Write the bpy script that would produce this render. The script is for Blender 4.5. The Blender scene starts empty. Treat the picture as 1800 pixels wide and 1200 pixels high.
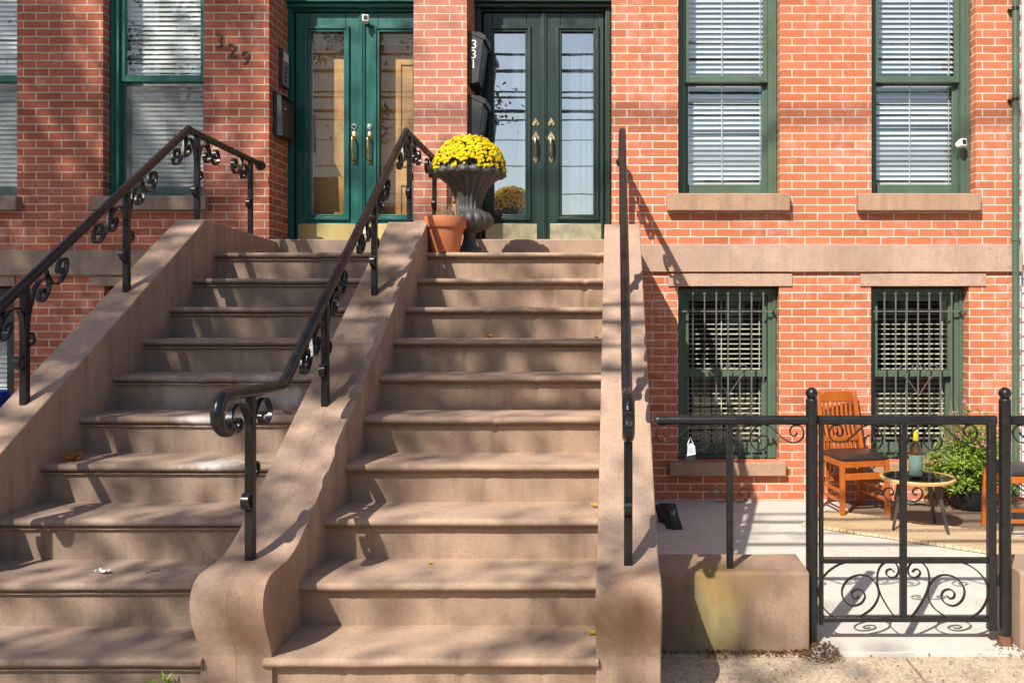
import bpy, bmesh, math, random
from mathutils import Vector, Matrix, noise
R = math.radians
random.seed(7)
scene = bpy.context.scene
COL = scene.collection

# ------------------------------------------------------------------ measures
CAMZ = 1.55
def wp(x, y, s):                      # a point measured on the facade drawing: px, px, px per metre
    return Vector(((x - 1080) / s, 1500.0 / s, CAMZ - (y - 550) / s))
FAC = 7.042                           # front plane of the brick facades
FS = 1500 / FAC
def fx(x): return (x - 1080) / FS
def fz(y): return CAMZ - (y - 550) / FS
RECESS = 0.42
DOORY = FAC + RECESS + 0.004
DS = 1500 / DOORY
def dx(x): return (x - 1080) / DS
def dz(y): return CAMZ - (y - 550) / DS
SUN = Vector((-0.351, -0.641, 0.682)).normalized()   # towards the sun

# ------------------------------------------------------------------ object helpers
ORIG = {}
def thing(name, label, cat, loc=(0, 0, 0), rz=0.0, group=None):
    o = bpy.data.objects.new(name, None)
    o.empty_display_size = 0.1
    COL.objects.link(o)
    o.location = loc
    o.rotation_euler = (0, 0, rz)
    o['label'] = label; o['category'] = cat
    if group: o['group'] = group
    ORIG[o.name] = Vector(loc)
    return o
def tag(o, label=None, cat=None, group=None, kind=None):
    if label: o['label'] = label
    if cat: o['category'] = cat
    if group: o['group'] = group
    if kind: o['kind'] = kind
    return o

def catmull(pts, n=6, closed=False):
    P = [Vector(p) for p in pts]
    out = []
    m = len(P)
    for i in range(m - 1):
        p0 = P[max(i - 1, 0)]; p1 = P[i]; p2 = P[i + 1]; p3 = P[min(i + 2, m - 1)]
        for k in range(n):
            t = k / n
            out.append(0.5 * ((2 * p1) + (p2 - p0) * t + (2 * p0 - 5 * p1 + 4 * p2 - p3) * t * t + (3 * p1 - p0 - 3 * p2 + p3) * t ** 3))
    out.append(P[-1])
    return out

class MB:
    def __init__(self):
        self.v = []; self.f = []; self.mi = []
        self.cur = 0
    def add(self, vs, fs):
        b = len(self.v)
        self.v += [tuple(p) for p in vs]
        for f in fs:
            self.f.append([b + i for i in f]); self.mi.append(self.cur)
        return self
    def box(self, a, b):
        x0, y0, z0 = a; x1, y1, z1 = b
        if x0 > x1: x0, x1 = x1, x0
        if y0 > y1: y0, y1 = y1, y0
        if z0 > z1: z0, z1 = z1, z0
        vs = [(x0, y0, z0), (x1, y0, z0), (x1, y1, z0), (x0, y1, z0), (x0, y0, z1), (x1, y0, z1), (x1, y1, z1), (x0, y1, z1)]
        return self.add(vs, [(0, 3, 2, 1), (4, 5, 6, 7), (0, 1, 5, 4), (1, 2, 6, 5), (2, 3, 7, 6), (3, 0, 4, 7)])
    def hexa(self, vs):               # 8 corners: bottom 4, top 4
        return self.add(vs, [(0, 3, 2, 1), (4, 5, 6, 7), (0, 1, 5, 4), (1, 2, 6, 5), (2, 3, 7, 6), (3, 0, 4, 7)])
    def obox(self, p0, p1, w, d, up=(0, 0, 1)):   # bar from p0 to p1, w across, d along 'up-ish'
        p0 = Vector(p0); p1 = Vector(p1)
        t = (p1 - p0).normalized(); u = Vector(up)
        s = t.cross(u)
        if s.length < 1e-4: s = t.cross(Vector((0, 1, 0)))
        s.normalize(); u = s.cross(t).normalized()
        s = s * w / 2; u = u * d / 2
        return self.hexa([p0 - s - u, p0 + s - u, p1 + s - u, p1 - s - u, p0 - s + u, p0 + s + u, p1 + s + u, p1 - s + u])
    def prism_x(self, prof, x0, x1, n=1, jit=None):
        m = len(prof); vs = []
        for k in range(n + 1):
            x = x0 + (x1 - x0) * k / n
            for (y, z) in prof:
                if jit:
                    dy, dzz = jit(x, y, z); vs.append((x, y + dy, z + dzz))
                else: vs.append((x, y, z))
        fs = []
        for k in range(n):
            for i in range(m):
                j = (i + 1) % m
                fs.append((k * m + i, (k + 1) * m + i, (k + 1) * m + j, k * m + j))
        fs.append(tuple(range(m))); fs.append(tuple(n * m + i for i in reversed(range(m))))
        return self.add(vs, fs)
    def prism_y(self, prof, y0, y1):
        m = len(prof)
        vs = [(x, y0, z) for x, z in prof] + [(x, y1, z) for x, z in prof]
        fs = [(i, (i + 1) % m, m + (i + 1) % m, m + i) for i in range(m)]
        fs += [tuple(reversed(range(m))), tuple(m + i for i in range(m))]
        return self.add(vs, fs)
    def prism_z(self, prof, z0, z1):
        m = len(prof)
        vs = [(x, y, z0) for x, y in prof] + [(x, y, z1) for x, y in prof]
        fs = [(i, (i + 1) % m, m + (i + 1) % m, m + i) for i in range(m)]
        fs += [tuple(reversed(range(m))), tuple(m + i for i in range(m))]
        return self.add(vs, fs)
    def tube(self, pts, r, n=12, cap=True, rs=None):
        P = [Vector(p) for p in pts]; m = len(P)
        t0 = (P[1] - P[0]).normalized()
        u = t0.orthogonal().normalized()
        vs = []
        prev = t0
        for i in range(m):
            if i == 0: t = t0
            elif i == m - 1: t = (P[-1] - P[-2]).normalized()
            else:
                t = ((P[i + 1] - P[i]).normalized() + (P[i] - P[i - 1]).normalized()).normalized()
            q = prev.rotation_difference(t); u = (q @ u).normalized(); prev = t
            w = t.cross(u)
            rr = rs[i] if rs else r
            sc = 1.0
            for k in range(n):
                a = 2 * math.pi * k / n
                vs.append(P[i] + (u * math.cos(a) + w * math.sin(a)) * rr * sc)
        fs = []
        for i in range(m - 1):
            for k in range(n):
                l = (k + 1) % n
                fs.append((i * n + k, i * n + l, (i + 1) * n + l, (i + 1) * n + k))
        if cap:
            fs.append(tuple(reversed(range(n)))); fs.append(tuple((m - 1) * n + k for k in range(n)))
        return self.add(vs, fs)
    def ribbon(self, pts, axis, w, t):           # flat bar bent in the plane across 'axis'
        P = [Vector(p) for p in pts]; m = len(P); A = Vector(axis)
        vs = []
        for i in range(m):
            d = (P[min(i + 1, m - 1)] - P[max(i - 1, 0)]).normalized()
            nn = d.cross(A).normalized()
            for a, b in ((-1, -1), (1, -1), (1, 1), (-1, 1)):
                vs.append(P[i] + A * (a * w / 2) + nn * (b * t / 2))
        fs = []
        for i in range(m - 1):
            for k in range(4):
                l = (k + 1) % 4
                fs.append((i * 4 + k, i * 4 + l, i * 4 + 4 + l, i * 4 + 4 + k))
        fs.append((3, 2, 1, 0)); fs.append(tuple((m - 1) * 4 + k for k in range(4)))
        return self.add(vs, fs)
    def lathe(self, prof, c, n=32, mod=None):    # prof: (r, z) from bottom to top, open ends are closed
        vs = []; m = len(prof)
        for i, (r, z) in enumerate(prof):
            for k in range(n):
                a = 2 * math.pi * k / n
                rr, zz = (r, z) if not mod else mod(i, r, z, a)
                vs.append((c[0] + rr * math.cos(a), c[1] + rr * math.sin(a), c[2] + zz))
        fs = []
        for i in range(m - 1):
            for k in range(n):
                l = (k + 1) % n
                fs.append((i * n + k, i * n + l, (i + 1) * n + l, (i + 1) * n + k))
        fs.append(tuple(reversed(range(n)))); fs.append(tuple((m - 1) * n + k for k in range(n)))
        return self.add(vs, fs)
    def sphere(self, c, r, n=16, sz=1.0):
        m = n // 2
        prof = [(max(r * math.sin(math.pi * i / m), 1e-4), -r * sz * math.cos(math.pi * i / m)) for i in range(m + 1)]
        return self.lathe(prof, c, n)
    def leaf(self, p, ln, wd, rot, fold=0.25):
        M = rot
        a = Vector((0, 0, 0)); b = Vector((ln * .45, wd / 2, fold * wd)); c = Vector((ln, 0, 0)); d = Vector((ln * .45, -wd / 2, fold * wd))
        vs = [p + M @ q for q in (a, b, c, d)]
        return self.add(vs, [(0, 1, 2), (0, 2, 3)])
    def build(self, name, mat, parent=None, smooth=35, bevel=0.0, local=False, seg=2):
        me = bpy.data.meshes.new(name)
        o0 = Vector((0, 0, 0))
        if parent is not None and not local:
            p = parent
            while p.parent is not None: p = p.parent
            o0 = ORIG.get(p.name, Vector((0, 0, 0)))
        vs = self.v if local or o0.length == 0 else [(a[0] - o0.x, a[1] - o0.y, a[2] - o0.z) for a in self.v]
        me.from_pydata(vs, [], self.f)
        mats = mat if isinstance(mat, (list, tuple)) else [mat]
        for mm in mats: me.materials.append(mm)
        if len(mats) > 1: me.polygons.foreach_set('material_index', self.mi)
        bm = bmesh.new(); bm.from_mesh(me)
        if smooth != 'leaf': bmesh.ops.recalc_face_normals(bm, faces=bm.faces)
        bm.to_mesh(me); bm.free()
        if smooth and smooth != 'leaf':
            me.polygons.foreach_set('use_smooth', [True] * len(me.polygons))
            me.set_sharp_from_angle(angle=R(smooth))
        me.update()
        o = bpy.data.objects.new(name, me)
        COL.objects.link(o)
        if parent is not None: o.parent = parent
        if bevel > 0:
            b = o.modifiers.new('bevel', 'BEVEL'); b.width = bevel; b.segments = seg; b.limit_method = 'ANGLE'; b.angle_limit = R(40)
            b.harden_normals = False
        return o

# ------------------------------------------------------------------ materials
def nmat(name):
    m = bpy.data.materials.new(name); m.use_nodes = True
    nt = m.node_tree; nt.nodes.clear()
    out = nt.nodes.new('ShaderNodeOutputMaterial')
    return m, nt, out
class N:
    def __init__(self, nt): self.nt = nt
    def node(self, t, **k):
        n = self.nt.nodes.new(t)
        for a, b in k.items(): setattr(n, a, b)
        return n
    def link(self, a, b): self.nt.links.new(a, b)
    def setin(self, n, key, val):
        if hasattr(val, 'node'): self.link(val, n.inputs[key])
        else: n.inputs[key].default_value = val
    def pos(self): return self.node('ShaderNodeNewGeometry').outputs['Position']
    def obj(self): return self.node('ShaderNodeTexCoord').outputs['Object']
    def scale(self, vec, s):
        n = self.node('ShaderNodeMapping'); self.link(vec, n.inputs['Vector']); n.inputs['Scale'].default_value = s
        return n.outputs[0]
    def noise(self, vec, scale, detail=4, rough=.55, dist=0.0):
        n = self.node('ShaderNodeTexNoise'); self.link(vec, n.inputs['Vector'])
        n.inputs['Scale'].default_value = scale; n.inputs['Detail'].default_value = detail
        n.inputs['Roughness'].default_value = rough; n.inputs['Distortion'].default_value = dist
        return n.outputs['Fac']
    def ramp(self, fac, stops, interp='LINEAR'):
        n = self.node('ShaderNodeValToRGB'); n.color_ramp.interpolation = interp
        el = n.color_ramp.elements
        while len(el) < len(stops): el.new(0.5)
        for e, (p, c) in zip(el, stops):
            e.position = p; e.color = (c[0], c[1], c[2], 1) if not isinstance(c, (int, float)) else (c, c, c, 1)
        self.link(fac, n.inputs[0]); return n.outputs[0]
    def mix(self, fac, a, b, blend='MIX'):
        n = self.node('ShaderNodeMix', data_type='RGBA', blend_type=blend)
        self.setin(n, 0, fac)
        for i, c in ((6, a), (7, b)):
            if hasattr(c, 'node'): self.link(c, n.inputs[i])
            else: n.inputs[i].default_value = (c[0], c[1], c[2], 1)
        return n.outputs[2]
    def math(self, op, a, b=0.0, clamp=False):
        n = self.node('ShaderNodeMath', operation=op, use_clamp=clamp)
        self.setin(n, 0, a); self.setin(n, 1, b); return n.outputs[0]
    def bump(self, h, strength=.3, dist=.01, nrm=None):
        n = self.node('ShaderNodeBump'); n.inputs['Strength'].default_value = strength; n.inputs['Distance'].default_value = dist
        self.link(h, n.inputs['Height'])
        if nrm: self.link(nrm, n.inputs['Normal'])
        return n.outputs[0]
    def bsdf(self, color, rough=.6, metal=0.0, normal=None, spec=.5, **k):
        n = self.node('ShaderNodeBsdfPrincipled')
        if hasattr(color, 'node'): self.link(color, n.inputs['Base Color'])
        else: n.inputs['Base Color'].default_value = (color[0], color[1], color[2], 1)
        self.setin(n, 'Roughness', rough); self.setin(n, 'Metallic', metal)
        n.inputs['Specular IOR Level'].default_value = spec
        if normal: self.link(normal, n.inputs['Normal'])
        for a, b in k.items(): self.setin(n, a, b)
        return n.outputs[0]

def mix2(a, f): return tuple(c * f for c in a)
def simple(name, col, rough=.5, var=.15, scale=6.0, fine=60.0, bump=.15, metal=0.0, spec=.5, world=False, stretch=None, **k):
    m, nt, out = nmat(name); n = N(nt)
    v = n.pos() if world else n.obj()
    if stretch: v = n.scale(v, stretch)
    a = n.noise(v, scale, 5); b = n.noise(v, fine, 3)
    c = n.mix(n.ramp(a, [(.3, 0.0), (.7, 1.0)]), mix2(col, 1 - var), mix2(col, 1 + var))
    c = n.mix(.5 * min(1, var * 3), c, n.mix(b, mix2(col, .75), mix2(col, 1.25)))
    rr = n.math('ADD', n.math('MULTIPLY', n.math('SUBTRACT', a, .5), .35), rough, True)
    nt.links.new(n.bsdf(c, rr, metal, n.bump(b, bump, .004), spec, **k), out.inputs[0])
    return m

def stone(name, a, b, dark=.35, stains=None, streak=.5, riser=0.0, crack=0.0):
    m, nt, out = nmat(name); n = N(nt)
    v = n.pos()
    big = n.noise(v, 1.7, 6, .6); med = n.noise(v, 9, 5); fine = n.noise(v, 160, 3, .7)
    st = n.noise(n.scale(v, (9, 9, .8)), 1.6, 5, .6)
    c = n.mix(n.ramp(big, [(.3, 0.), (.7, 1.)]), a, b)
    c = n.mix(n.math('MULTIPLY', n.ramp(med, [(.45, 0.), (.75, 1.)]), .35), c, mix2(a, .72))
    # run-off streaks on upright faces only
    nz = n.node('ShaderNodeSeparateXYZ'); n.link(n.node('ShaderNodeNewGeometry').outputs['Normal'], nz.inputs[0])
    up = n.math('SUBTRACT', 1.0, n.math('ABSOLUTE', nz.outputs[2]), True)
    sfac = n.math('MULTIPLY', n.ramp(st, [(.46, 0.), (.72, 1.)]), n.math('MULTIPLY', up, streak))
    c = n.mix(sfac, c, mix2(b, dark))
    if riser:
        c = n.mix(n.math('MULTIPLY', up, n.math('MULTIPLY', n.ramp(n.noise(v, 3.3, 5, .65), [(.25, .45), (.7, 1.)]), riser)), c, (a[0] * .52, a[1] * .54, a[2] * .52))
        c = n.mix(n.math('MULTIPLY', n.math('LESS_THAN', nz.outputs[2], -.2), .65), c, mix2(a, .3))  # down-facing faces tinted darker: grime plus painted shade deepening the shadow under nosings
    if crack:
        vd = n.node('ShaderNodeTexVoronoi', feature='DISTANCE_TO_EDGE'); vd.inputs['Scale'].default_value = 3.6
        wob = n.node('ShaderNodeVectorMath', operation='ADD'); nn = n.node('ShaderNodeTexNoise'); nn.inputs['Scale'].default_value = 9; nn.inputs['Detail'].default_value = 5
        n.link(v, nn.inputs['Vector']); sc_ = n.node('ShaderNodeVectorMath', operation='SCALE'); sc_.inputs['Scale'].default_value = .22
        n.link(nn.outputs['Color'], sc_.inputs[0]); n.link(v, wob.inputs[0]); n.link(sc_.outputs[0], wob.inputs[1]); n.link(wob.outputs[0], vd.inputs['Vector'])
        cf = n.math('MULTIPLY', n.ramp(vd.outputs['Distance'], [(.0, 1.), (.014, 0.)]), n.ramp(n.noise(v, 1.4, 2), [(.5, 0.), (.58, 1.)]))
        c = n.mix(n.math('MULTIPLY', cf, crack), c, mix2(a, .45))
    c = n.mix(n.math('MULTIPLY', n.ramp(fine, [(.35, 1.), (.5, 0.)]), .5), c, mix2(a, .5))
    c = n.mix(n.math('MULTIPLY', n.ramp(n.noise(v, 55, 4, .7), [(.5, 0.), (.62, 1.)]), .22), c, mix2(a, .55))
    c = n.mix(n.math('MULTIPLY', n.ramp(fine, [(.6, 0.), (.75, 1.)]), .25), c, mix2(b, 1.5))
    spots = n.noise(v, 31, 2, .5)
    c = n.mix(n.math('MULTIPLY', n.ramp(spots, [(.70, 0.), (.76, 1.)]), .4), c, mix2(a, .4))
    if stains:
        for (p, rad, colr, strength, sc, sq) in stains:
            mp = n.node('ShaderNodeMapping'); n.link(v, mp.inputs['Vector'])
            mp.inputs['Location'].default_value = (-p[0] * sq[0], -p[1] * sq[1], -p[2] * sq[2]); mp.inputs['Scale'].default_value = sq
            ln = n.node('ShaderNodeVectorMath', operation='LENGTH'); n.link(mp.outputs[0], ln.inputs[0])
            fall = n.math('SUBTRACT', 1.0, n.math('DIVIDE', ln.outputs['Value'], rad), True)
            nz2 = n.noise(n.scale(v, (sc, sc, sc * .35)), 1.0, 6, .65)
            f = n.math('MULTIPLY', n.ramp(n.math('ADD', n.math('MULTIPLY', fall, .8), n.math('SUBTRACT', nz2, .5)), [(.25, 0.), (.55, 1.)]), strength)
            c = n.mix(f, c, colr)
    h = n.math('ADD', n.math('MULTIPLY', fine, .5), n.math('MULTIPLY', med, .9))
    nt.links.new(n.bsdf(c, .82, 0, n.bump(h, .42, .007), .3), out.inputs[0])
    return m

def brick(name, dark, lite, mortar, phz=0.011, phx=0.0, fade=None):
    m, nt, out = nmat(name); n = N(nt)
    p = n.pos(); sp = n.node('ShaderNodeSeparateXYZ'); n.link(p, sp.inputs[0])
    # slightly wandering courses
    w = n.math('MULTIPLY', n.math('SUBTRACT', n.noise(p, 5, 2), .5), .006)
    u = n.math('ADD', n.math('ADD', n.math('ADD', sp.outputs[0], sp.outputs[1]), phx + 100 * .2094 - FAC), w)
    vv = n.math('ADD', n.math('ADD', sp.outputs[2], 100 * .0657 - phz), w)
    cb = n.node('ShaderNodeCombineXYZ'); n.link(u, cb.inputs[0]); n.link(vv, cb.inputs[1])
    b = n.node('ShaderNodeTexBrick'); n.link(cb.outputs[0], b.inputs['Vector'])
    b.inputs['Scale'].default_value = 1.0; b.inputs['Mortar Size'].default_value = .0052; b.inputs['Mortar Smooth'].default_value = .25
    b.inputs['Brick Width'].default_value = .2094; b.inputs['Row Height'].default_value = .0657; b.inputs['Bias'].default_value = 0
    b.inputs['Color1'].default_value = (0, 0, 0, 1); b.inputs['Color2'].default_value = (1, 1, 1, 1); b.inputs['Mortar'].default_value = (.5, .5, .5, 1)
    rnd = b.outputs['Color']; fac = b.outputs['Fac']
    c = n.ramp(rnd, [(0, mix2(dark, .90)), (.12, mix2(dark, 1.1)), (.75, lite), (1, mix2(lite, 1.1))])
    if fade:
        fx_ = n.math('MULTIPLY', n.ramp(n.math('DIVIDE', n.math('ADD', sp.outputs[0], 2.0), 4.0), [(.2, 1.), (.62, 0.)]), n.ramp(n.math('DIVIDE', sp.outputs[2], 4.0), [(.5, 0.), (.56, 1.)]))
        c = n.mix(n.math('MULTIPLY', fx_, n.math('ADD', n.noise(p, 2.2, 3), .2)), c, fade)
    big = n.noise(p, .9, 4); fine = n.noise(p, 90, 4, .65); med = n.noise(p, 14, 4)
    c = n.mix(n.math('MULTIPLY', n.ramp(big, [(.4, 0.), (.7, 1.)]), .3), c, mix2(dark, .85))
    c = n.mix(n.math('MULTIPLY', n.ramp(fine, [(.35, 1.), (.55, 0.)]), .3), c, mix2(dark, .6))
    # pale wash / efflorescence in places
    c = n.mix(n.math('MULTIPLY', n.ramp(n.math('MULTIPLY', med, n.noise(p, 1.3, 3)), [(.27, 0.), (.42, 1.)]), .30), c, (.62, .42, .36))
    mc = n.mix(n.ramp(med, [(.35, 0.), (.65, 1.)]), mix2(mortar, .8), mix2(mortar, 1.08))
    c = n.mix(fac, c, mc)
    h = n.math('ADD', n.math('MULTIPLY', n.math('SUBTRACT', 1.0, fac), .8), n.math('MULTIPLY', fine, .25))
    nt.links.new(n.bsdf(c, .85, 0, n.bump(h, .6, .006), .25), out.inputs[0])
    return m

def glass(name, refl, tint=(1, 1, 1), rough=0.0, wav=.0):
    m, nt, out = nmat(name); n = N(nt)
    t = n.node('ShaderNodeBsdfTransparent'); t.inputs[0].default_value = (*tint, 1)
    g = n.node('ShaderNodeBsdfGlossy'); g.inputs['Roughness'].default_value = rough; g.inputs[0].default_value = (1.0, 1.0, .94, 1)
    if wav: n.link(n.bump(n.noise(n.pos(), 3.5, 2), wav, .01), g.inputs['Normal'])
    ly = n.node('ShaderNodeLayerWeight'); ly.inputs[0].default_value = .5
    f = n.math('ADD', n.math('MULTIPLY', n.math('POWER', ly.outputs['Facing'], 5.0), .9), refl, True)
    mx = n.node('ShaderNodeMixShader'); n.link(f, mx.inputs[0]); n.link(t.outputs[0], mx.inputs[1]); n.link(g.outputs[0], mx.inputs[2])
    n.link(mx.outputs[0], out.inputs[0]); return m

def leafy(name, cols, rough=.5, trans=.25, scale=9.0):
    m, nt, out = nmat(name); n = N(nt)
    f = n.noise(n.pos(), scale, 2); f2 = n.noise(n.pos(), scale * 14, 1)
    f = n.math('ADD', n.math('MULTIPLY', f, .6), n.math('MULTIPLY', f2, .4))
    k = len(cols)
    c = n.ramp(f, [(.3 + .4 * i / max(1, k - 1), cc) for i, cc in enumerate(cols)])
    d = n.bsdf(c, rough, 0, None, .35)
    tr = n.node('ShaderNodeBsdfTranslucent'); n.link(c, tr.inputs[0])
    mx = n.node('ShaderNodeMixShader'); mx.inputs[0].default_value = trans
    n.link(d, mx.inputs[1]); n.link(tr.outputs[0], mx.inputs[2]); n.link(mx.outputs[0], out.inputs[0])
    return m

def wood(name, a, b, rough=.35, scale=(2, 30, 30)):
    m, nt, out = nmat(name); n = N(nt)
    v = n.scale(n.obj(), scale)
    f = n.noise(v, 1.5, 5, .6, .4); g = n.noise(n.obj(), 5, 3)
    c = n.mix(n.ramp(f, [(.3, 0.), (.7, 1.)]), a, b)
    c = n.mix(n.math('MULTIPLY', g, .3), c, mix2(a, .7))
    nt.links.new(n.bsdf(c, rough, 0, n.bump(f, .1, .003), .5), out.inputs[0]); return m

def concrete(name, a, b, agg=.4, cracks=True):
    m, nt, out = nmat(name); n = N(nt); v = n.pos()
    big = n.noise(v, .9, 5); med = n.noise(v, 6, 5, .65); fine = n.noise(v, 120, 3, .7)
    vor = n.node('ShaderNodeTexVoronoi'); n.link(v, vor.inputs['Vector']); vor.inputs['Scale'].default_value = 85
    c = n.mix(n.ramp(big, [(.3, 0.), (.7, 1.)]), a, b)
    c = n.mix(n.math('MULTIPLY', n.ramp(med, [(.5, 0.), (.7, 1.)]), .4), c, mix2(a, .7))
    peb = n.ramp(vor.outputs['Color'], [(.0, (.30, .22, .15)), (.35, (.6, .5, .4)), (.6, (.75, .68, .6)), (1, (.2, .17, .15))])
    c = n.mix(agg, c, peb, 'OVERLAY')
    c = n.mix(n.math('MULTIPLY', n.ramp(fine, [(.3, 1.), (.45, 0.)]), .5 * agg + .1), c, mix2(a, .35))
    h = n.math('ADD', fine, n.math('MULTIPLY', vor.outputs['Distance'], .8 * agg))
    nt.links.new(n.bsdf(c, .9, 0, n.bump(h, .3, .006), .25), out.inputs[0]); return m

M = {}
M['brick_right'] = brick('orange red brick', (.455, .140, .068), (.555, .180, .092), (.68, .56, .46), fade=(.47, .20, .145))
M['brick_left'] = brick('red brown brick', (.33, .098, .056), (.455, .145, .085), (.58, .46, .385), phz=.018, phx=.06)
white_stain = (.66, .64, .63)
stepstains = [
    (wp(352, 733, 340), .26, white_stain, .65, 18, (1, 1.6, 2.4)), (wp(380, 806, 362), .24, white_stain, .7, 22, (1, 1.2, 2.6)),
    (wp(455, 690, 318), .34, (.60, .57, .53), .6, 10, (1.2, 1, 2.0)), (wp(310, 690, 318), .3, (.52, .47, .42), .5, 16, (1, 1, 1.8)), (wp(500, 700, 318), .2, (.66, .64, .60), .7, 12, (1.5, 1, 1.5)),
    (wp(1020, 895, 385), .10, (.62, .5, .2), .35, 40, (1, 1, 1)),
]
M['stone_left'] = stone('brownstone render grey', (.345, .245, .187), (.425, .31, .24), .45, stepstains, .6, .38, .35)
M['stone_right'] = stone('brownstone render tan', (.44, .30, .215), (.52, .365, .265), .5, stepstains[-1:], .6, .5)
M['cheek_stone'] = stone('smooth brownstone coping', (.41, .28, .205), (.485, .34, .255), .42, [
    (wp(665, 520, 285), .5, (.17, .115, .075), .8, 9, (2.2, 1, 1)), (wp(600, 660, 335), .5, (.17, .115, .075), .75, 9, (2.2, 1, 1)), (wp(470, 1090, 460), .5, (.20, .12, .07), .5, 6, (1.6, 1, 1)),
    (wp(1105, 1085, 472), .40, (.25, .13, .065), .55, 5, (1, 1, 1.5))], .55)
M['sill_stone'] = stone('brownstone sill', (.40, .25, .165), (.49, .315, .21), .5, None, .6)
M['belt_stone'] = stone('pinkish brownstone band', (.46, .31, .235), (.55, .38, .29), .6, [
    (wp(1500, 455, 213), .5, (.30, .19, .13), .35, 22, (1, 1, 1.4)), (wp(1690, 455, 213), .35, (.30, .19, .13), .3, 26, (1, 1, 1.4)), (wp(1250, 455, 213), .4, (.33, .22, .16), .3, 24, (1, 1, 1.4))], .45, 0, .55)
M['block_stone'] = stone('stained brownstone block', (.32, .22, .152), (.39, .27, .195), .5, [
    (wp(1255, 1085, 385), .36, (.31, .265, .09), .62, 26, (1.4, 1, .75)), (wp(1275, 1010, 385), .32, (.30, .18, .06), .7, 12, (1.0, 1, 1.3)),
    (wp(1340, 1020, 385), .32, (.22, .14, .09), .6, 14, (.8, 1, 1.6)), (wp(1200, 1090, 385), .3, (.12, .09, .07), .5, 10, (1, 1, 1))], .6)
M['concrete'] = concrete('pale patio concrete', (.52, .50, .465), (.60, .58, .54), .10)
M['sidewalk'] = concrete('aggregate sidewalk', (.39, .335, .27), (.49, .43, .355), .7)
M['asphalt'] = concrete('asphalt', (.05, .05, .05), (.065, .063, .06), .2)
M['iron'] = simple('black gloss iron', (.012, .012, .013), .29, .5, 14, 90, .3, spec=.5)
M['iron_worn'] = simple('worn black iron', (.013, .0125, .013), .32, .6, 30, 160, .5, spec=.5)
M['grille_iron'] = simple('grey black grille iron', (.12, .117, .115), .45, .4, 30, 160, .3, spec=.5)
M['rust'] = simple('rusty iron', (.16, .07, .035), .8, .5, 25, 90, .6)
M['teal'] = simple('teal green paint', (.010, .105, .090), .33, .30, 1.2, 40, .10, spec=.5, stretch=(9, 9, .7))
M['green'] = simple('dark green paint', (.012, .033, .025), .34, .45, 1.2, 40, .14, spec=.5, stretch=(9, 9, .7))
M['sash'] = simple('green window paint', (.080, .125, .085), .42, .2, 5, 60, .15, spec=.4)
M['sash_left'] = simple('teal window paint', (.016, .125, .098), .4, .18, 5, 60, .1, spec=.4)
M['navy'] = simple('dark blue black frame paint', (.010, .016, .026), .35, .3, 5, 50, .1)
M['brass'] = simple('brass', (.72, .52, .20), .24, .12, 8, 60, .05, metal=1.0)
M['brass_plate'] = simple('brushed brass kick plate', (.58, .47, .20), .42, .14, 3, 90, .08, metal=.75)
M['plate_dull'] = simple('tarnished brass kick plate', (.56, .52, .33), .34, .35, 9, 90, .1, metal=.75)
M['old_brass'] = simple('aged brass', (.42, .33, .19), .38, .2, 10, 60, .1, metal=1.0)
M['numeral'] = simple('dull bronze numerals', (.075, .05, .036), .6, .3, 12, 80, .2)
M['chrome'] = simple('satin nickel', (.68, .66, .62), .28, .08, 10, 60, .03, metal=1.0)
M['rubber'] = simple('black plastic', (.014, .015, .017), .45, .3, 12, 80, .1)
M['box_paint'] = simple('black powder coat', (.022, .023, .027), .38, .25, 9, 120, .15)
M['white'] = simple('white plastic', (.74, .74, .73), .38, .05, 9, 60, .03)
M['steel'] = simple('brushed steel', (.48, .48, .48), .36, .1, 10, 90, .05, metal=.7)
M['blind'] = simple('white blind slat', (.80, .81, .80), .45, .05, 5, 60, .0)
M['blind_cream'] = simple('cream blind slat', (.74, .71, .60), .45, .06, 5, 60, .0)
M['room'] = simple('dim room', (.055, .052, .050), .9, .2, 2, 20, 0)
M['curtain'] = simple('sheer curtain', (.50, .52, .54), .9, .12, 3, 30, 0, stretch=(6, 6, .5))
M['paper'] = simple('white painted wood', (.70, .67, .62), .5, .1, 4, 40, .05)
M['inner_wood'] = wood('golden oak', (.46, .24, .07), (.58, .34, .115), .4, (30, 30, 2))
M['chair_wood'] = wood('orange varnished wood', (.37, .085, .009), (.50, .138, .018), .26, (12, 12, 3))
M['leather'] = simple('dark brown leather', (.030, .021, .019), .34, .3, 6, 120, .25, spec=.5)
M['rim_wood'] = wood('pale wood rim', (.62, .36, .15), (.75, .48, .22), .4, (8, 8, 30))
M['black_glass'] = simple('black glass table top', (.012, .014, .014), .06, .1, 6, 40, 0, spec=.6)
M['dark_metal'] = simple('dark grey metal leg', (.055, .050, .048), .4, .2, 9, 60, .05)
M['terracotta'] = simple('terracotta', (.50, .165, .065), .75, .14, 7, 70, .2)
M['urn'] = simple('weathered charcoal urn', (.070, .066, .064), .55, .45, 9, 70, .35)
M['soil'] = simple('potting soil', (.035, .024, .016), .95, .5, 20, 60, .6)
M['straw'] = simple('dry straw stalks', (.42, .30, .15), .8, .3, 15, 60, .2)
M['jute'] = None
M['mat_brown'] = wood('brown weathered boards', (.17, .115, .078), (.25, .175, .12), .75, (3, 40, 20))
M['bottle_glass'] = simple('dark amber bottle glass', (.075, .035, .006), .08, .2, 6, 40, 0, spec=.7)
M['bottle_label'] = simple('grey green paper label', (.13, .215, .18), .6, .3, 30, 90, .1)
M['foil'] = simple('yellow foil', (.80, .60, .015), .35, .1, 12, 60, .1)
M['tag_white'] = simple('pale blue white card', (.62, .68, .74), .5, .1, 20, 60, 0)
M['pipe'] = simple('green painted pipe', (.070, .125, .085), .4, .25, 5, 60, .15)
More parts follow.
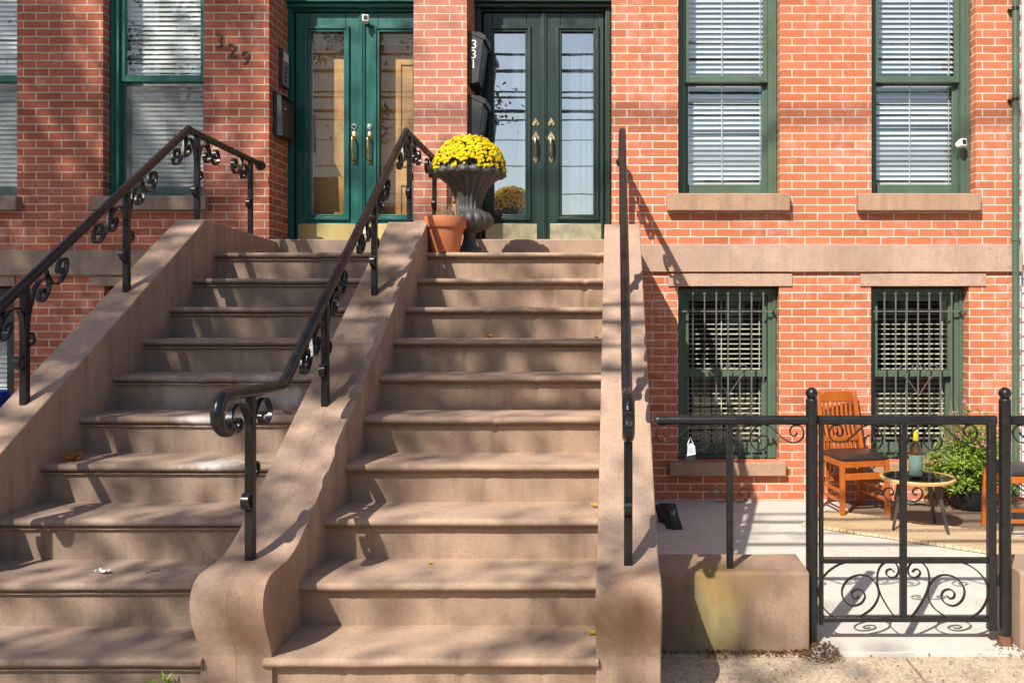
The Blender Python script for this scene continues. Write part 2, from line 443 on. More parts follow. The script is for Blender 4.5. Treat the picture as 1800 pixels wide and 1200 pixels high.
M['clap'] = simple('pale blue clapboard', (.50, .58, .66), .6, .06, 3, 40, .05)
M['blue_bin'] = simple('blue bin plastic', (.008, .045, .36), .4, .15, 5, 60, .05)
M['slate'] = simple('black broken slate', (.040, .039, .041), .7, .5, 22, 60, .5)
def slate_mat():
    m, nt, out = nmat('black broken slate with scuff'); n = N(nt); v = n.pos()
    c = n.mix(n.noise(v, 22, 4), (.02, .02, .021), (.07, .068, .07))
    d = n.node('ShaderNodeVectorMath', operation='DISTANCE'); n.link(v, d.inputs[0]); d.inputs[1].default_value = wp(1184, 902, 243)
    f = n.math('MULTIPLY', n.math('LESS_THAN', n.math('ADD', d.outputs['Value'], n.math('MULTIPLY', n.noise(v, 60, 3), .05)), .058), .8)
    c = n.mix(f, c, (.34, .33, .33))
    nt.links.new(n.bsdf(c, .7, 0, n.bump(n.noise(v, 60, 4), .6, .008)), out.inputs[0]); return m
M['slate'] = slate_mat()
M['dry_leaf'] = leafy('dry leaves', [(.10, .045, .018), (.20, .10, .03), (.15, .06, .02), (.25, .14, .05)], .7, .15, 20)
M['orange_leaf'] = leafy('orange brown leaf', [(.30, .12, .025), (.46, .20, .04)], .6, .2, 20)
M['yellow_leaf'] = leafy('yellow leaf bit', [(.62, .46, .05), (.7, .5, .08)], .6, .2, 20)
M['bush'] = leafy('bright green leaves', [(.07, .15, .016), (.18, .30, .035), (.33, .44, .075), (.16, .28, .045)], .4, .3, 14)
M['mum_leaf'] = leafy('mum foliage', [(.022, .05, .012), (.07, .12, .02), (.045, .085, .018)], .5, .2, 16)
M['mum'] = leafy('yellow petals', [(.84, .62, .005), (.92, .78, .02), (.88, .70, .01)], .55, .15, 18)
M['pink'] = leafy('pink petals', [(.55, .10, .22), (.62, .24, .36), (.45, .08, .2)], .55, .2, 25)
M['tree_leaf'] = leafy('tree leaves', [(.045, .075, .02), (.075, .11, .03), (.06, .09, .02)], .5, .12, 3)
M['bark'] = simple('grey brown bark', (.13, .10, .075), .9, .4, 6, 40, .7, stretch=(1, 1, .25))
M['cable'] = simple('black cable', (.02, .02, .02), .6, .1, 5, 40, 0)
M['far_brick'] = simple('far brick', (.30, .17, .12), .9, .2, 3, 30, .1)
M['far_roof'] = simple('far roof', (.16, .15, .15), .9, .2, 3, 30, .1)
M['glass_clear'] = glass('clear window glass', .07, (.95, .97, .97), 0, .012)
M['glass_up'] = glass('upper window glass', .15, (.94, .96, .97), 0, .014)
M['glass_blue'] = glass('sky reflecting door glass', .40, (.85, .89, .93), 0, .012)
M['glass_amber'] = glass('vestibule door glass', .035, (.97, .97, .95), 0, .012)
M['glass_dark'] = glass('basement window glass', .05, (.92, .94, .92), 0, .03)
M['wine_glass'] = glass('thin wine glass', .03, (.99, .99, .99))

def jute():
    m, nt, out = nmat('woven jute'); n = N(nt); v = n.obj()
    w1 = n.node('ShaderNodeTexWave'); w1.bands_direction = 'Y'; w1.inputs['Scale'].default_value = 10; w1.inputs['Distortion'].default_value = 1.2
    w2 = n.node('ShaderNodeTexWave'); w2.bands_direction = 'X'; w2.inputs['Scale'].default_value = 15; w2.inputs['Distortion'].default_value = 1.5
    n.link(v, w1.inputs['Vector']); n.link(v, w2.inputs['Vector'])
    h = n.math('MULTIPLY', n.math('ADD', w1.outputs['Fac'], .3), n.math('ADD', w2.outputs['Fac'], .3))
    big = n.noise(v, 5, 4)
    c = n.ramp(h, [(.06, (.40, .25, .13)), (.3, (.68, .49, .30)), (1., (.84, .66, .45))])
    c = n.mix(n.math('MULTIPLY', n.ramp(big, [(.45, 0.), (.7, 1.)]), .25), c, (.52, .33, .15))
    nt.links.new(n.bsdf(c, .95, 0, n.bump(h, .9, .012), .1), out.inputs[0]); return m
M['jute'] = jute()
def screen_mat():
    m, nt, out = nmat('grey insect screen'); n = N(nt)
    t = n.node('ShaderNodeBsdfTransparent'); d = n.bsdf((.20, .21, .21), .7)
    mx = n.node('ShaderNodeMixShader'); mx.inputs[0].default_value = .42
    n.link(t.outputs[0], mx.inputs[1]); n.link(d, mx.inputs[2]); n.link(mx.outputs[0], out.inputs[0]); return m
M['screen'] = screen_mat()

# ------------------------------------------------------------------ setting: ground
def sheet(name, x0, x1, y0, y1, z, mat, kind='structure', nx=1, ny=1):
    b = MB(); b.box((x0, y0, z - .25), (x1, y1, z))
    o = b.build(name, mat); o['kind'] = kind; return o
sheet('ground', -300, 300, -300, 300, -.30, M['asphalt'])
sheet('road', -60, 60, -12, -1.6, -.14, M['asphalt'])
PATIO_Y = 3.905
sw = MB()
xs = [-14, -12.3, -10.6, -8.9, -7.2, -5.5, -3.8, -2.1, -.4, 1.327, 3.05, 4.75, 6.5, 8.2]
for a, c in zip(xs[:-1], xs[1:]):
    for y0, y1 in ((-1.6, .2), (.2, 2.0), (2.0, PATIO_Y - .004)):
        sw.box((a + .004, y0 + .004, -.30), (c - .004, y1 - .004, -.016 + random.uniform(-.002, .002)))
sw.box((.15, PATIO_Y - .002, -.30), (.90, 4.1, -.016))
o = sw.build('sidewalk', M['sidewalk'], bevel=.006); o['kind'] = 'structure'
sj = MB(); sj.box((-14, -1.62, -.3), (8.2, PATIO_Y, -.034)); o = sj.build('sidewalk_bed', M['soil']); o['kind'] = 'structure'
pt = MB()
# patio slab of house 331 with a slightly ragged front edge
def ragged(x, y, z):
    if y < PATIO_Y + .01: return (.012 * noise.noise((x * 9, 3.1, 0)), 0)
    return (0, 0)
pt.prism_x([(PATIO_Y, -.25), (PATIO_Y, -.004), (PATIO_Y + .006, 0), (5.2, 0), (FAC + .02, 0), (FAC + .02, -.25)], .905, 8, 60, ragged)
pt.box((.15, 4.2, -.25), (.905, FAC + .02, 0))
o = pt.build('patio', M['concrete'], smooth=None); o['kind'] = 'structure'
pt = MB(); pt.box((-14, PATIO_Y, -.25), (-2.9, FAC + .02, 0)); o = pt.build('forecourt', M['concrete']); o['kind'] = 'structure'

# ------------------------------------------------------------------ houses
XL, XM, XR = -8.2, -1.4375, fx(1795.5)
WTOP = 7.2
def wall(house, x0, x1, mat, openings):
    """brick facade with real openings and reveals"""
    xs = sorted({x0, x1} | {v for o in openings for v in (o[0], o[1]) if x0 < v < x1})
    zs = sorted({-.2, WTOP} | {v for o in openings for v in (o[2], o[3]) if -.2 < v < WTOP})
    def solid(i, j):
        if i < 0 or j < 0 or i >= len(xs) - 1 or j >= len(zs) - 1: return None
        cx = (xs[i] + xs[i + 1]) / 2; cz = (zs[j] + zs[j + 1]) / 2
        for o in openings:
            if o[0] < cx < o[1] and o[2] < cz < o[3]: return False
        return True
    b = MB(); y0, y1 = FAC, FAC + RECESS
    for i in range(len(xs) - 1):
        for j in range(len(zs) - 1):
            if not solid(i, j): continue
            a, c, d, e = xs[i], xs[i + 1], zs[j], zs[j + 1]
            b.add([(a, y0, d), (c, y0, d), (c, y0, e), (a, y0, e)], [(0, 1, 2, 3)])
            b.add([(a, y1, d), (c, y1, d), (c, y1, e), (a, y1, e)], [(3, 2, 1, 0)])
            for (ii, jj, q) in ((i - 1, j, [(a, y0, d), (a, y0, e), (a, y1, e), (a, y1, d)]), (i + 1, j, [(c, y0, e), (c, y0, d), (c, y1, d), (c, y1, e)]),
                                (i, j - 1, [(a, y0, d), (a, y1, d), (c, y1, d), (c, y0, d)]), (i, j + 1, [(a, y0, e), (c, y0, e), (c, y1, e), (a, y1, e)])):
                if solid(ii, jj) is not True: b.add(q, [(0, 1, 2, 3)])
    return b.build('wall', mat, house, smooth=None)

h331 = thing('brick_house', 'orange red brick row house with dark green double doors and white window blinds', 'house', (XM + .5, FAC, 0))
h329 = thing('brick_house', 'red brown brick row house with teal green double doors and numerals on its wall', 'house', (XM - .5, FAC, 0))

WZ0 = fz(341)                         # top of the parlour sills
UW = [(fx(1192), fx(1371)), (fx(1532), fx(1715))]
BW = [(fx(1192), fx(1370)), (fx(1531), fx(1703))]
BZ0, BZ1 = fz(810), fz(503)
D331 = (fx(820.5), fx(1075)); D329 = (fx(473), fx(727))
DZ0, DZ1 = 2.0, 4.75
op331 = [(a, b, WZ0, 4.95) for a, b in UW] + [(a, b, BZ0, BZ1) for a, b in BW] + [(D331[0], D331[1], 1.6, DZ1)]
UL = [(-5.77, fx(30)), (fx(181), fx(358))]
BL = [(-5.78, fx(25)), (fx(183), fx(362))]
LZ0 = fz(345); LB1 = fz(503)
op329 = [(a, b, LZ0, 4.95) for a, b in UL] + [(a, b, .55, LB1) for a, b in BL] + [(D329[0], D329[1], 1.6, DZ1)]
wall(h331, D329[1], XR, M['brick_right'], op331)
wall(h329, XL, D329[1] - .001, M['brick_left'], op329)

def interior(house, x0, x1):
    b = MB(); yb = FAC + 2.6; t = .05; ym = FAC + RECESS + .03
    b.box((x0 + .02, yb, -.2), (x1 - .02, yb + t, WTOP))
    b.box((x0 + .02, ym, -.2), (x0 + .02 + t, yb, WTOP)); b.box((x1 - .02 - t, ym, -.2), (x1 - .02, yb, WTOP))
    b.box((x0 + .08, ym, -.2), (x1 - .08, yb, -.1)); b.box((x0, FAC + .01, WTOP + .003), (x1, yb + t, WTOP + .15))
    b.box((x0 + .08, ym, 1.86), (x1 - .08, yb - .01, 1.95))
    return b.build('interior', M['room'], house, smooth=None)
interior(h331, XM, XR); interior(h329, XL, XM)

def slab(house, name, x0, x1, z0, z1, proud, mat, bevel=.006, back=.10):
    b = MB(); n = max(2, int((x1 - x0) / .12))
    sd = random.random() * 50
    def j(x, y, z): return (.0025 * noise.noise((x * 4, z * 9, sd)), .002 * noise.noise((x * 5, z * 7 + 3, sd)))
    b.prism_x([(FAC - proud, z0), (FAC - proud, z1), (FAC + back, z1 + .002), (FAC + back, z0)], x0, x1, n, j)
    return b.build(name, mat, house, smooth=30, bevel=bevel)
# stone bands, sills and lintels
slab(h331, 'belt_course', fx(1127), XR - .003, fz(478), fz(430), .03, M['belt_stone'], .004, .05)
slab(h329, 'belt_course', XL + .01, fx(478), fz(484), fz(440), .03, M['stone_left'], .004, .05)
for (a, b_) in ((1174, 1393), (1515, 1734)):
    slab(h331, 'window_sill', (a - 1080) / 218, (b_ - 1080) / 218, fz(372), fz(342), .075, M['sill_stone'])
for (a, b_) in ((1174, 1392), (1512, 1732)):
    slab(h331, 'lintel', fx(a), fx(b_), fz(503), fz(481), .014, M['belt_stone'], .003)
for (a, b_) in ((1178, 1385), (1517, 1724)):
    slab(h331, 'window_sill', (a - 1080) / 217, (b_ - 1080) / 217, fz(834), fz(811), .065, M['sill_stone'])
for (a, b_) in ((-150, 38), (165, 368)):
    slab(h329, 'window_sill', fx(a), fx(b_), fz(371), fz(346), .07, M['stone_left'])
for (a, b_) in ((-150, 27), (158, 372)):
    slab(h329, 'lintel', fx(a), fx(b_), fz(503), fz(486), .012, M['stone_left'], .003)

def ring(b, x0, x1, z0, z1, y0, y1, l, r, bt, tp):
    b.box((x0, y0, z0), (x0 + l, y1, z1)); b.box((x1 - r, y0, z0), (x1, y1, z1))
    b.box((x0 + l, y0 + .001, z0), (x1 - r, y1, z0 + bt)); b.box((x0 + l, y0 + .001, z1 - tp), (x1 - r, y1, z1))
def moulding(b, x0, x1, z0, z1, y, w, d):
    """raised bead round a panel"""
    ring(b, x0 - w, x1 + w, z0 - w, z1 + w, y - d, y + .004, w * .55, w * .55, w * .55, w * .55)
    ring(b, x0 - w * .45, x1 + w * .45, z0 - w * .45, z1 + w * .45, y - d * .45, y + .004, w * .45, w * .45, w * .45, w * .45)

def blind(parent, x0, x1, z0, z1, y, pitch, wd, tilt, mat, cords=True, gap_rows=()):
    b = MB(); z = z1 - .03; k = 0
    th = .0025
    while z > z0 + .01:
        t = tilt + random.uniform(-.05, .05)
        if k in gap_rows: t = tilt * .35
        c, s = math.cos(t) * wd / 2, math.sin(t) * wd / 2
        sag = random.uniform(-.0012, .0012)
        b.add([(x0, y - c, z - s + sag), (x1, y - c, z - s - sag), (x1, y, z + .002), (x0, y, z + .002), (x1, y + c, z + s - sag), (x0, y + c, z + s + sag)], [(0, 1, 2, 3), (3, 2, 4, 5)])
        z -= pitch; k += 1
    b.box((x0, y - .02, z1 - .03), (x1, y + .02, z1))
    if cords:
        for f in (.06, .47, .94):
            xx = x0 + (x1 - x0) * f
            b.box((xx - .004, y - wd * .55, z0), (xx + .004, y - wd * .52, z1 - .03))
    return b.build('blind', mat, parent, smooth=None)

def window(house, x0, x1, z0, z1, yw, mt, zm, fl=.062, fr=.075, bl=None, glas=None, low_screen=False, glas_low=None, top_h=.06, bot=.085):
    """double hung sash window: frame > two sashes, two panes, blind"""
    f = MB()
    ring(f, x0 + .001, x1 - .001, z0, z1, yw, yw + .16, fl, fr, .022, top_h)
    ring(f, x0 + .012, x1 - .012, z0 + .01, z1 - .01, yw - .014, yw + .002, fl * .38, fr * .34, .001, top_h * .4)
    # parting beads
    f.box((x1 - fr - .012, yw + .075, z0 + .022), (x1 - fr, yw + .082, zm)); f.box((x0 + fl, yw + .075, z0 + .022), (x0 + fl + .012, yw + .082, zm))
    w = f.build('window', mt, house, bevel=.003)
    a, c = x0 + fl, x1 - fr
    u = MB(); ring(u, a + .001, c - .001, zm - .03, z1 - top_h, yw + .028, yw + .068, .038, .038, .055, .05)
    u.build('sash', mt, w, bevel=.003)
    l = MB(); ring(l, a + .002, c - .002, z0 + .023, zm + .02, yw + .084, yw + .122, .036, .036, bot, .04)
    l.build('sash', mt, w, bevel=.003)
    g = MB(); g.box((a + .03, yw + .046, zm + .02), (c - .03, yw + .049, z1 - top_h - .045)); g.build('pane', glas, w, smooth=None)
    g = MB(); g.box((a + .03, yw + .100, z0 + .10), (c - .03, yw + .103, zm - .015)); g.build('pane', glas_low or glas, w, smooth=None)
    if low_screen:
        s = MB(); s.add([(a + .004, yw + .06, z0 + .03), (c - .004, yw + .06, z0 + .03), (c - .004, yw + .06, zm - .032), (a + .004, yw + .06, zm - .032)], [(0, 1, 2, 3)])
        s.build('insect_screen', M['screen'], w, smooth=None)
    if bl:
        blind(w, a + .005, c - .005, z0 + .03, z1 - .02, yw + .17, *bl)
    return w
YU = FAC + .112
for k, (a, b_) in enumerate(UW):
    window(h331, a, b_, WZ0, 4.93, YU, M['sash'], fz(134) + .015, bl=(.0435, .049, R(53), M['blind'], True, (33, 41) if k == 0 else (30, 40)), glas=M['glass_up'])
for k, (a, b_) in enumerate(BW):
    window(h331, a, b_, BZ0, BZ1 - .01, YU, M['sash'], fz(658), fl=.06, fr=.075, bl=(.0425, .036, R(14), M['blind_cream'], True), glas=M['glass_dark'], bot=.10)
for k, (a, b_) in enumerate(UL):
    window(h329, a, b_, LZ0, 4.93, FAC + .10, M['sash_left'], fz(130), fl=.07, fr=.05, bl=(.0405, .046, R(62), M['blind'], False), glas=M['glass_clear'], low_screen=True)
window(h329, BL[0][0], BL[0][1], .56, LB1 - .01, FAC + .10, M['navy'], fz(590), glas=M['glass_clear'], fl=.07, fr=.13, bl=(.0405, .046, R(62), M['blind'], False))
window(h329, BL[1][0], BL[1][1], .56, LB1 - .01, FAC + .10, M['navy'], fz(640), glas=M['glass_dark'], fl=.07, fr=.07)

# iron grilles over the basement windows
def grille(x0, x1):
    g = MB(); y = FAC + .045; zt, zb = fz(517), fz(800)
    n = 7
    a = x0 + .125; c = x1 - .085 - .04
    xsb = [a + (c - a) * i / (n - 1) for i in range(n)]
    for x in xsb:
        g.box((x - .0055, y - .0055, zb), (x + .0055, y + .0055, zt))
        g.sphere((x, y, zt + .006), .013, 10, 1.3)
    for zz in (fz(547), fz(772)):
        g.box((x0 - .006, y + .006, zz - .006), (x1 + .004, y + .018, zz + .006))
        for xx in (x0 + .03, x1 - .04):
            g.box((xx - .006, y + .006, zz - .007), (xx + .006, y + .11, zz + .007))
    xc = (xsb[0] + xsb[-1]) / 2
    # scrolled lyre in the middle
    for s in (-1, 1):
        zc = fz(660)
        pts = [(0, -.17), (.05, -.09), (.11, -.01), (.155, .035), (.15, .075), (.11, .085), (.09, .055), (.11, .04), (.12, .055)]
        g.ribbon([(xc + s * p.x, y - .014, zc + p.y) for p in catmull([(a_, b_, 0) for a_, b_ in pts], 5)], (0, 1, 0), .012, .005)
        pts = [(0, -.02), (.03, .03), (.025, .07), (-.0, .075), (-.005, .05), (.012, .045)]
        g.ribbon([(xc + s * (.02 + p.x), y - .014, zc + .02 + p.y) for p in catmull([(a_, b_, 0) for a_, b_ in pts], 5)], (0, 1, 0), .012, .005)
        zc = fz(795)
        for q in (1, 3):
            pts = [(0, .07), (.005, .03), (.03, .0), (.05, .02), (.035, .04), (.025, .025)]
            g.ribbon([(xc + s * (.06 * q + p.x), y - .014, zc + p.y) for p in catmull([(a_, b_, 0) for a_, b_ in pts], 5)], (0, 1, 0), .012, .005)
    return g.build('window_grille', M['grille_iron'], h331, smooth=30)
for a, b_ in BW: grille(a, b_)

# ------------------------------------------------------------------ doors
def door_unit(house, opening, xc, lw, gx, mt, kick, plate_col, gl, hardware, left_hidden=0.0):
    y = DOORY
    z0, z1 = 2.185, dz(22)
    f = MB()      # frame with stepped jambs and a heavy head
    xa, xb = xc - lw - .012, xc + lw + .012
    f.box((xa - .13, y + .002, 1.9), (xa, y + .12, z1 + .35)); f.box((xb, y + .002, 1.9), (xb + .13, y + .12, z1 + .35))
    f.box((xa - .05, y - .022, 2.165), (xa - .004, y + .001, z1 + .06)); f.box((xb + .004, y - .022, 2.165), (xb + .05, y + .001, z1 + .06))
    f.box((xa, y + .003, z1 + .008), (xb, y + .12, z1 + .35))
    f.box((xa - .1, y - .05, z1 + .03), (xb + .1, y + .001, z1 + .062)); f.box((xa - .1, y - .085, z1 + .064), (xb + .1, y + .001, z1 + .11))
    f.box((xa - .1, y - .06, z1 + .112), (xb + .1, y + .001, z1 + .15)); f.box((xa - .1, y - .075, z1 + .152), (xb + .1, y + .001, z1 + .21))
    f.build('door_frame', mt, house, bevel=.005)
    for s in (-1, 1):
        x0, x1 = (xc - lw, xc - .002) if s < 0 else (xc + .002, xc + lw)
        gc = xc + s * gx[0]; g0, g1 = gc - gx[1], gc + gx[1]
        gz0, gz1 = dz(379), dz(53)
        b = MB()
        yb0, yb1 = y + .02, y + .065
        b.box((x0, yb0, z0), (g0, yb1, z1)); b.box((g1, yb0, z0), (x1, yb1, z1))
        b.box((g0, yb0, z0), (g1, yb1, gz0)); b.box((g0, yb0, gz1), (g1, yb1, z1))
        moulding(b, g0 + .012, g1 - .012, gz0 + .012, gz1 - .012, yb0, .050, .022)
        if s < 0:      # astragal on the meeting edge
            b.box((xc - .024, yb0 - .016, z0 + .01), (xc + .03, yb0 - .001, z1 - .004))
            b.box((xc - .008, yb0 - .026, z0 + .01), (xc + .014, yb0 - .015, z1 - .004))
        d = b.build('door', mt, house, bevel=.004)
        p = MB(); p.box((g0 - .002, y + .04, gz0 - .002), (g1 + .002, y + .046, gz1 + .002)); p.build('pane', gl, d, smooth=None)
        k = MB(); ka, kb = (x0 + .02, x1 - .055) if s < 0 else (x0 + .055, x1 - .02)
        k.box((ka, yb0 - .0035, z0 + .004), (kb, yb0 - .0004, dz(393))); k.build('kick_plate', plate_col, d, bevel=.001)
        hardware(d, xc + s * hx, yb0, s)
hx = .068
def hw_teal(d, x, y, s):
    p = MB()
    zc = dz(222)
    p.lathe([(.026, 0), (.026, .006), (.022, .010), (.020, .012)], (0, 0, 0), 24)
    lk = MB(); vs = [(x + a, y - c, zc + b_ * 1.15) for a, b_, c in p.v]; lk.add(vs, p.f)
    lk.build('lock', M['chrome'], d, smooth=30)
    q = MB(); vs = [(x + a * .62 , y - .004 - c * 1.4, zc + b_ * .62) for a, b_, c in p.v]; q.add(vs, p.f)
    q.build('cylinder', M['rubber'] if s < 0 else M['chrome'], d, smooth=30)
    h = MB(); zt = dz(238)
    h.add([(x + a * .95, y - c * .8, zt + b_ * 1.5) for a, b_, c in p.v], p.f)
    pts = [(x, y - .008, zt - .005), (x, y - .05, zt - .02), (x, y - .062, zt - .06), (x, y - .058, zt - .14), (x, y - .045, zt - .20), (x, y - .012, zt - .225), (x, y - .004, zt - .24)]
    cp = catmull(pts, 5); m = len(cp)
    h.tube(cp, .01, 10, True, [.007 + .006 * math.sin(math.pi * i / (m - 1)) for i in range(m)])
    h.sphere((x, y - .006, zt - .225), .014, 10); h.sphere((x + .012, y - .004, zt - .243), .008, 8); h.sphere((x - .01, y - .004, zt - .243), .008, 8)
    h.build('handle', M['brass'], d, smooth=40)
def hw_green(d, x, y, s):
    def heart(b, zc, w, h_):
        prof = [(0, h_ * .62), (w * .28, h_ * .2), (w * .5, -h_ * .12), (w * .42, -h_ * .36), (w * .2, -h_ * .38), (0, -h_ * .26), (-w * .2, -h_ * .38), (-w * .42, -h_ * .36), (-w * .5, -h_ * .12), (-w * .28, h_ * .2)]
        b.prism_y([(x + a, zc + c) for a, c in prof], y - .007, y - .0005)
    k = MB(); heart(k, dz(215), .06, .07); k.lathe([(.011, 0), (.011, .012)], (0, 0, 0), 4)
    k.f = k.f[:-6]; k.mi = k.mi[:-6]; k.v = k.v[:-8]
    k.sphere((x, y - .008, dz(216)), .011, 10); k.build('lock', M['old_brass'], d, smooth=35)
    h = MB(); heart(h, dz(240), .066, .08)
    zt = dz(240); zb = dz(280)
    pts = [(x, y - .006, zt - .005), (x, y - .045, zt - .015), (x, y - .055, zt - .06), (x, y - .05, (zt + zb) / 2), (x, y - .04, zb + .04), (x, y - .008, zb + .01)]
    cp = catmull(pts, 5); m = len(cp)
    h.tube(cp, .01, 10, True, [.006 + .006 * math.sin(math.pi * i / (m - 1)) for i in range(m)])
    h.prism_y([(x + a, zb + c) for a, c in ((0, -.035), (.02, 0), (.014, .024), (0, .014), (-.014, .024), (-.02, 0))], y - .007, y - .0005)
    h.build('handle', M['old_brass'], d, smooth=35)
XC331 = dx(955); XC329 = dx(635)
door_unit(h331, D331, XC331, .527, (.298, .150), M['green'], None, M['plate_dull'], M['glass_blue'], hw_green)
door_unit(h329, D329, XC329, .580, (.302, .158), M['teal'], None, M['brass_plate'], M['glass_amber'], hw_teal)
# stone sills in front of the doors
for h, (a, b_), mt in ((h331, D331, M['stone_right']), (h329, D329, M['stone_left'])):
    b = MB(); b.box((a + .002, FAC - .03, 1.9), (b_ - .002, DOORY + .1, 2.156)); b.build('door_sill', mt, h, bevel=.008)
# what stands behind the glass: vestibule of 329 with an oak inner door, curtain of 331
b = MB(); yv = DOORY + .19
b.box((-2.98, DOORY + .075, 2.0), (-2.93, yv, 4.7)); b.box((-1.50, DOORY + .075, 2.0), (-1.46, yv, 4.7)); b.box((-2.98, yv + .05, 2.0), (-1.46, yv + .1, 4.7)); b.box((-2.93, DOORY + .075, 2.05), (-1.5, yv, 2.12))
b.box((-2.93, yv - .02, 2.12), (-2.715, yv + .04, 4.65)); b.box((-2.69, yv, 3.95), (-1.5, yv + .04, 4.05)); b.box((-2.69, yv - .03, 4.05), (-2.63, yv + .04, 4.65)); b.box((-2.735, yv - .04, 2.12), (-2.69, yv + .0, 4.0))
b.build('vestibule', M['paper'], h329, smooth=None, bevel=.004)
b = MB()
b.box((-2.688, yv, 2.12), (-1.52, yv + .035, 3.95))
for (xa, xb, za, zb) in ((-2.40, -2.08, 2.25, 2.72), (-1.94, -1.62, 2.25, 2.72), (-2.40, -2.08, 2.86, 3.8), (-1.94, -1.62, 2.86, 3.8)):
    ring(b, xa, xb, za, zb, yv - .014, yv - .001, .03, .03, .03, .03)
b.build('inner_door', M['inner_wood'], h329, smooth=None, bevel=.003)
b = MB()
def fold(x0, x1, n, y):
    vs = []; fs = []
    for i in range(n + 1):
        x = x0 + (x1 - x0) * i / n
        yy = y + .012 * math.sin(i * 1.9) + .006 * math.sin(i * .77)
        vs += [(x, yy, 2.12), (x, yy, 4.2)]
    for i in range(n): fs.append((2 * i, 2 * i + 2, 2 * i + 3, 2 * i + 1))
    b.add(vs, fs)
fold(-1.2, -.08, 70, DOORY + .14)
b.build('curtain', M['curtain'], h331, smooth=60)

# ------------------------------------------------------------------ text helper (built-in font)
def glyph(txt, size, depth, bevel=0.0, off=0.0):
    cu = bpy.data.curves.new('numeral', 'FONT'); cu.body = txt; cu.size = size; cu.extrude = depth; cu.align_x = 'CENTER'; cu.align_y = 'CENTER'
    cu.bevel_depth = bevel; cu.offset = off
    ob = bpy.data.objects.new('tmp', cu); COL.objects.link(ob)
    bpy.context.view_layer.update()
    dg = bpy.context.evaluated_depsgraph_get()
    me = bpy.data.meshes.new_from_object(ob.evaluated_get(dg))
    vs = [v.co.copy() for v in me.vertices]; fs = [tuple(p.vertices) for p in me.polygons]
    bpy.data.objects.remove(ob); bpy.data.curves.remove(cu); bpy.data.meshes.remove(me)
    return vs, fs
for ch, (px, py), tilt in (('3', (386, 74), -.05), ('2', (409, 91), .02), ('9', (432, 104), -.08)):
    vs, fs = glyph(ch, .17, .004, .0, -.0035)
    c = Vector((fx(px), FAC - .008, fz(py)))
    ct, st = math.cos(tilt), math.sin(tilt)
    b = MB(); b.add([(c.x + v.x * ct - v.y * st, c.y - v.z, c.z + v.x * st + v.y * ct) for v in vs], fs)
    b.build('house_number', M['numeral'], h329, smooth=30)

# ------------------------------------------------------------------ neighbour beyond the right edge
hn = thing('clapboard_house', 'pale blue clapboard house at the right edge beyond the green drainpipe', 'house', (XR + 2.5, FAC + .2, 0))
b = MB(); z = -.2
while z < 7:
    b.prism_x([(FAC + .10, z), (FAC + .075, z), (FAC + .09, z + .12), (FAC + .10, z + .12)], XR + .012, XR + 5, 1); z += .12
b.box((XR + .012, FAC + .1, -.2), (XR + 5, FAC + .3, 7.0))
b.build('siding', M['clap'], hn, smooth=None)
b = MB(); b.box((XR + .01, FAC + .04, 1.95), (XR + .10, FAC + .072, 7.0)); b.build('corner_board', M['white'], hn, smooth=None)
b = MB(); b.box((XR + 1.2, FAC + .04, 2.4), (XR + 2.2, FAC + .07, 4.3)); b.build('window', M['glass_up'], hn, smooth=None)

# drainpipe
dp = thing('drainpipe', 'thin green painted drainpipe running up the right end of the brick wall', 'drainpipe', (fx(1786.5), FAC - .05, 0))
px_ = fx(1786.5)
b = MB(); b.tube([(px_ * .99, FAC - .055, 0.0), (px_ * .99, FAC - .055, 7.0)], .026, 14)
b.build('pipe', M['pipe'], dp, smooth=40)
b = MB(); b.tube([(px_ * .99, FAC - .055, fz(424)), (px_ * .99, FAC - .055, fz(408))], .031, 14); b.build('coupling', M['pipe'], dp, smooth=40)
for yy in (20, 178):
    b = MB(); zz = fz(yy)
    b.tube([(px_ * .99, FAC - .055, zz - .012), (px_ * .99, FAC - .055, zz + .012)], .031, 14)
    b.box((px_ - .075, FAC - .02, zz - .012), (px_ - .02, FAC + .004, zz + .012)); b.sphere((px_ - .06, FAC - .03, zz), .017, 10); b.build('bracket', M['iron_worn'], dp, smooth=40)

# ------------------------------------------------------------------ stoops
RISE, RUN, TOP1, NOSE1 = .192, .2992, 1.972, 5.915
def tread_z(i): return TOP1 - RISE * (i - 1)
def nose_y(i): return NOSE1 - RUN * (i - 1)
def step_profile(i, fil=True):
    y, z = nose_y(i), tread_z(i)
    back = FAC - .032 if i == 1 else nose_y(i - 1) + .09
    zb = z - RISE - (.006 if i < 10 else .12)
    r = .0185
    p = [(back, z)]
    p += [(y + .09, z), (y + .05, z - .001)]
    for k in range(0, 9):
        a = math.pi * k / 8
        p.append((y + r - r * math.sin(a) , z - .0015 - r + r * math.cos(a)))
    if fil: p += [(y + .034, z - .0390), (y + .030, z - .0425), (y + .021, z - .0435), (y + .020, z - .052), (y + .027, z - .0545), (y + .038, z - .058), (y + .040, zb), (back, zb)]
    else: p += [(y + .046, z - .0390), (y + .041, z - .0425), (y + .040, z - .050), (y + .046, z - .054), (y + .050, zb), (back, zb)]
    return p
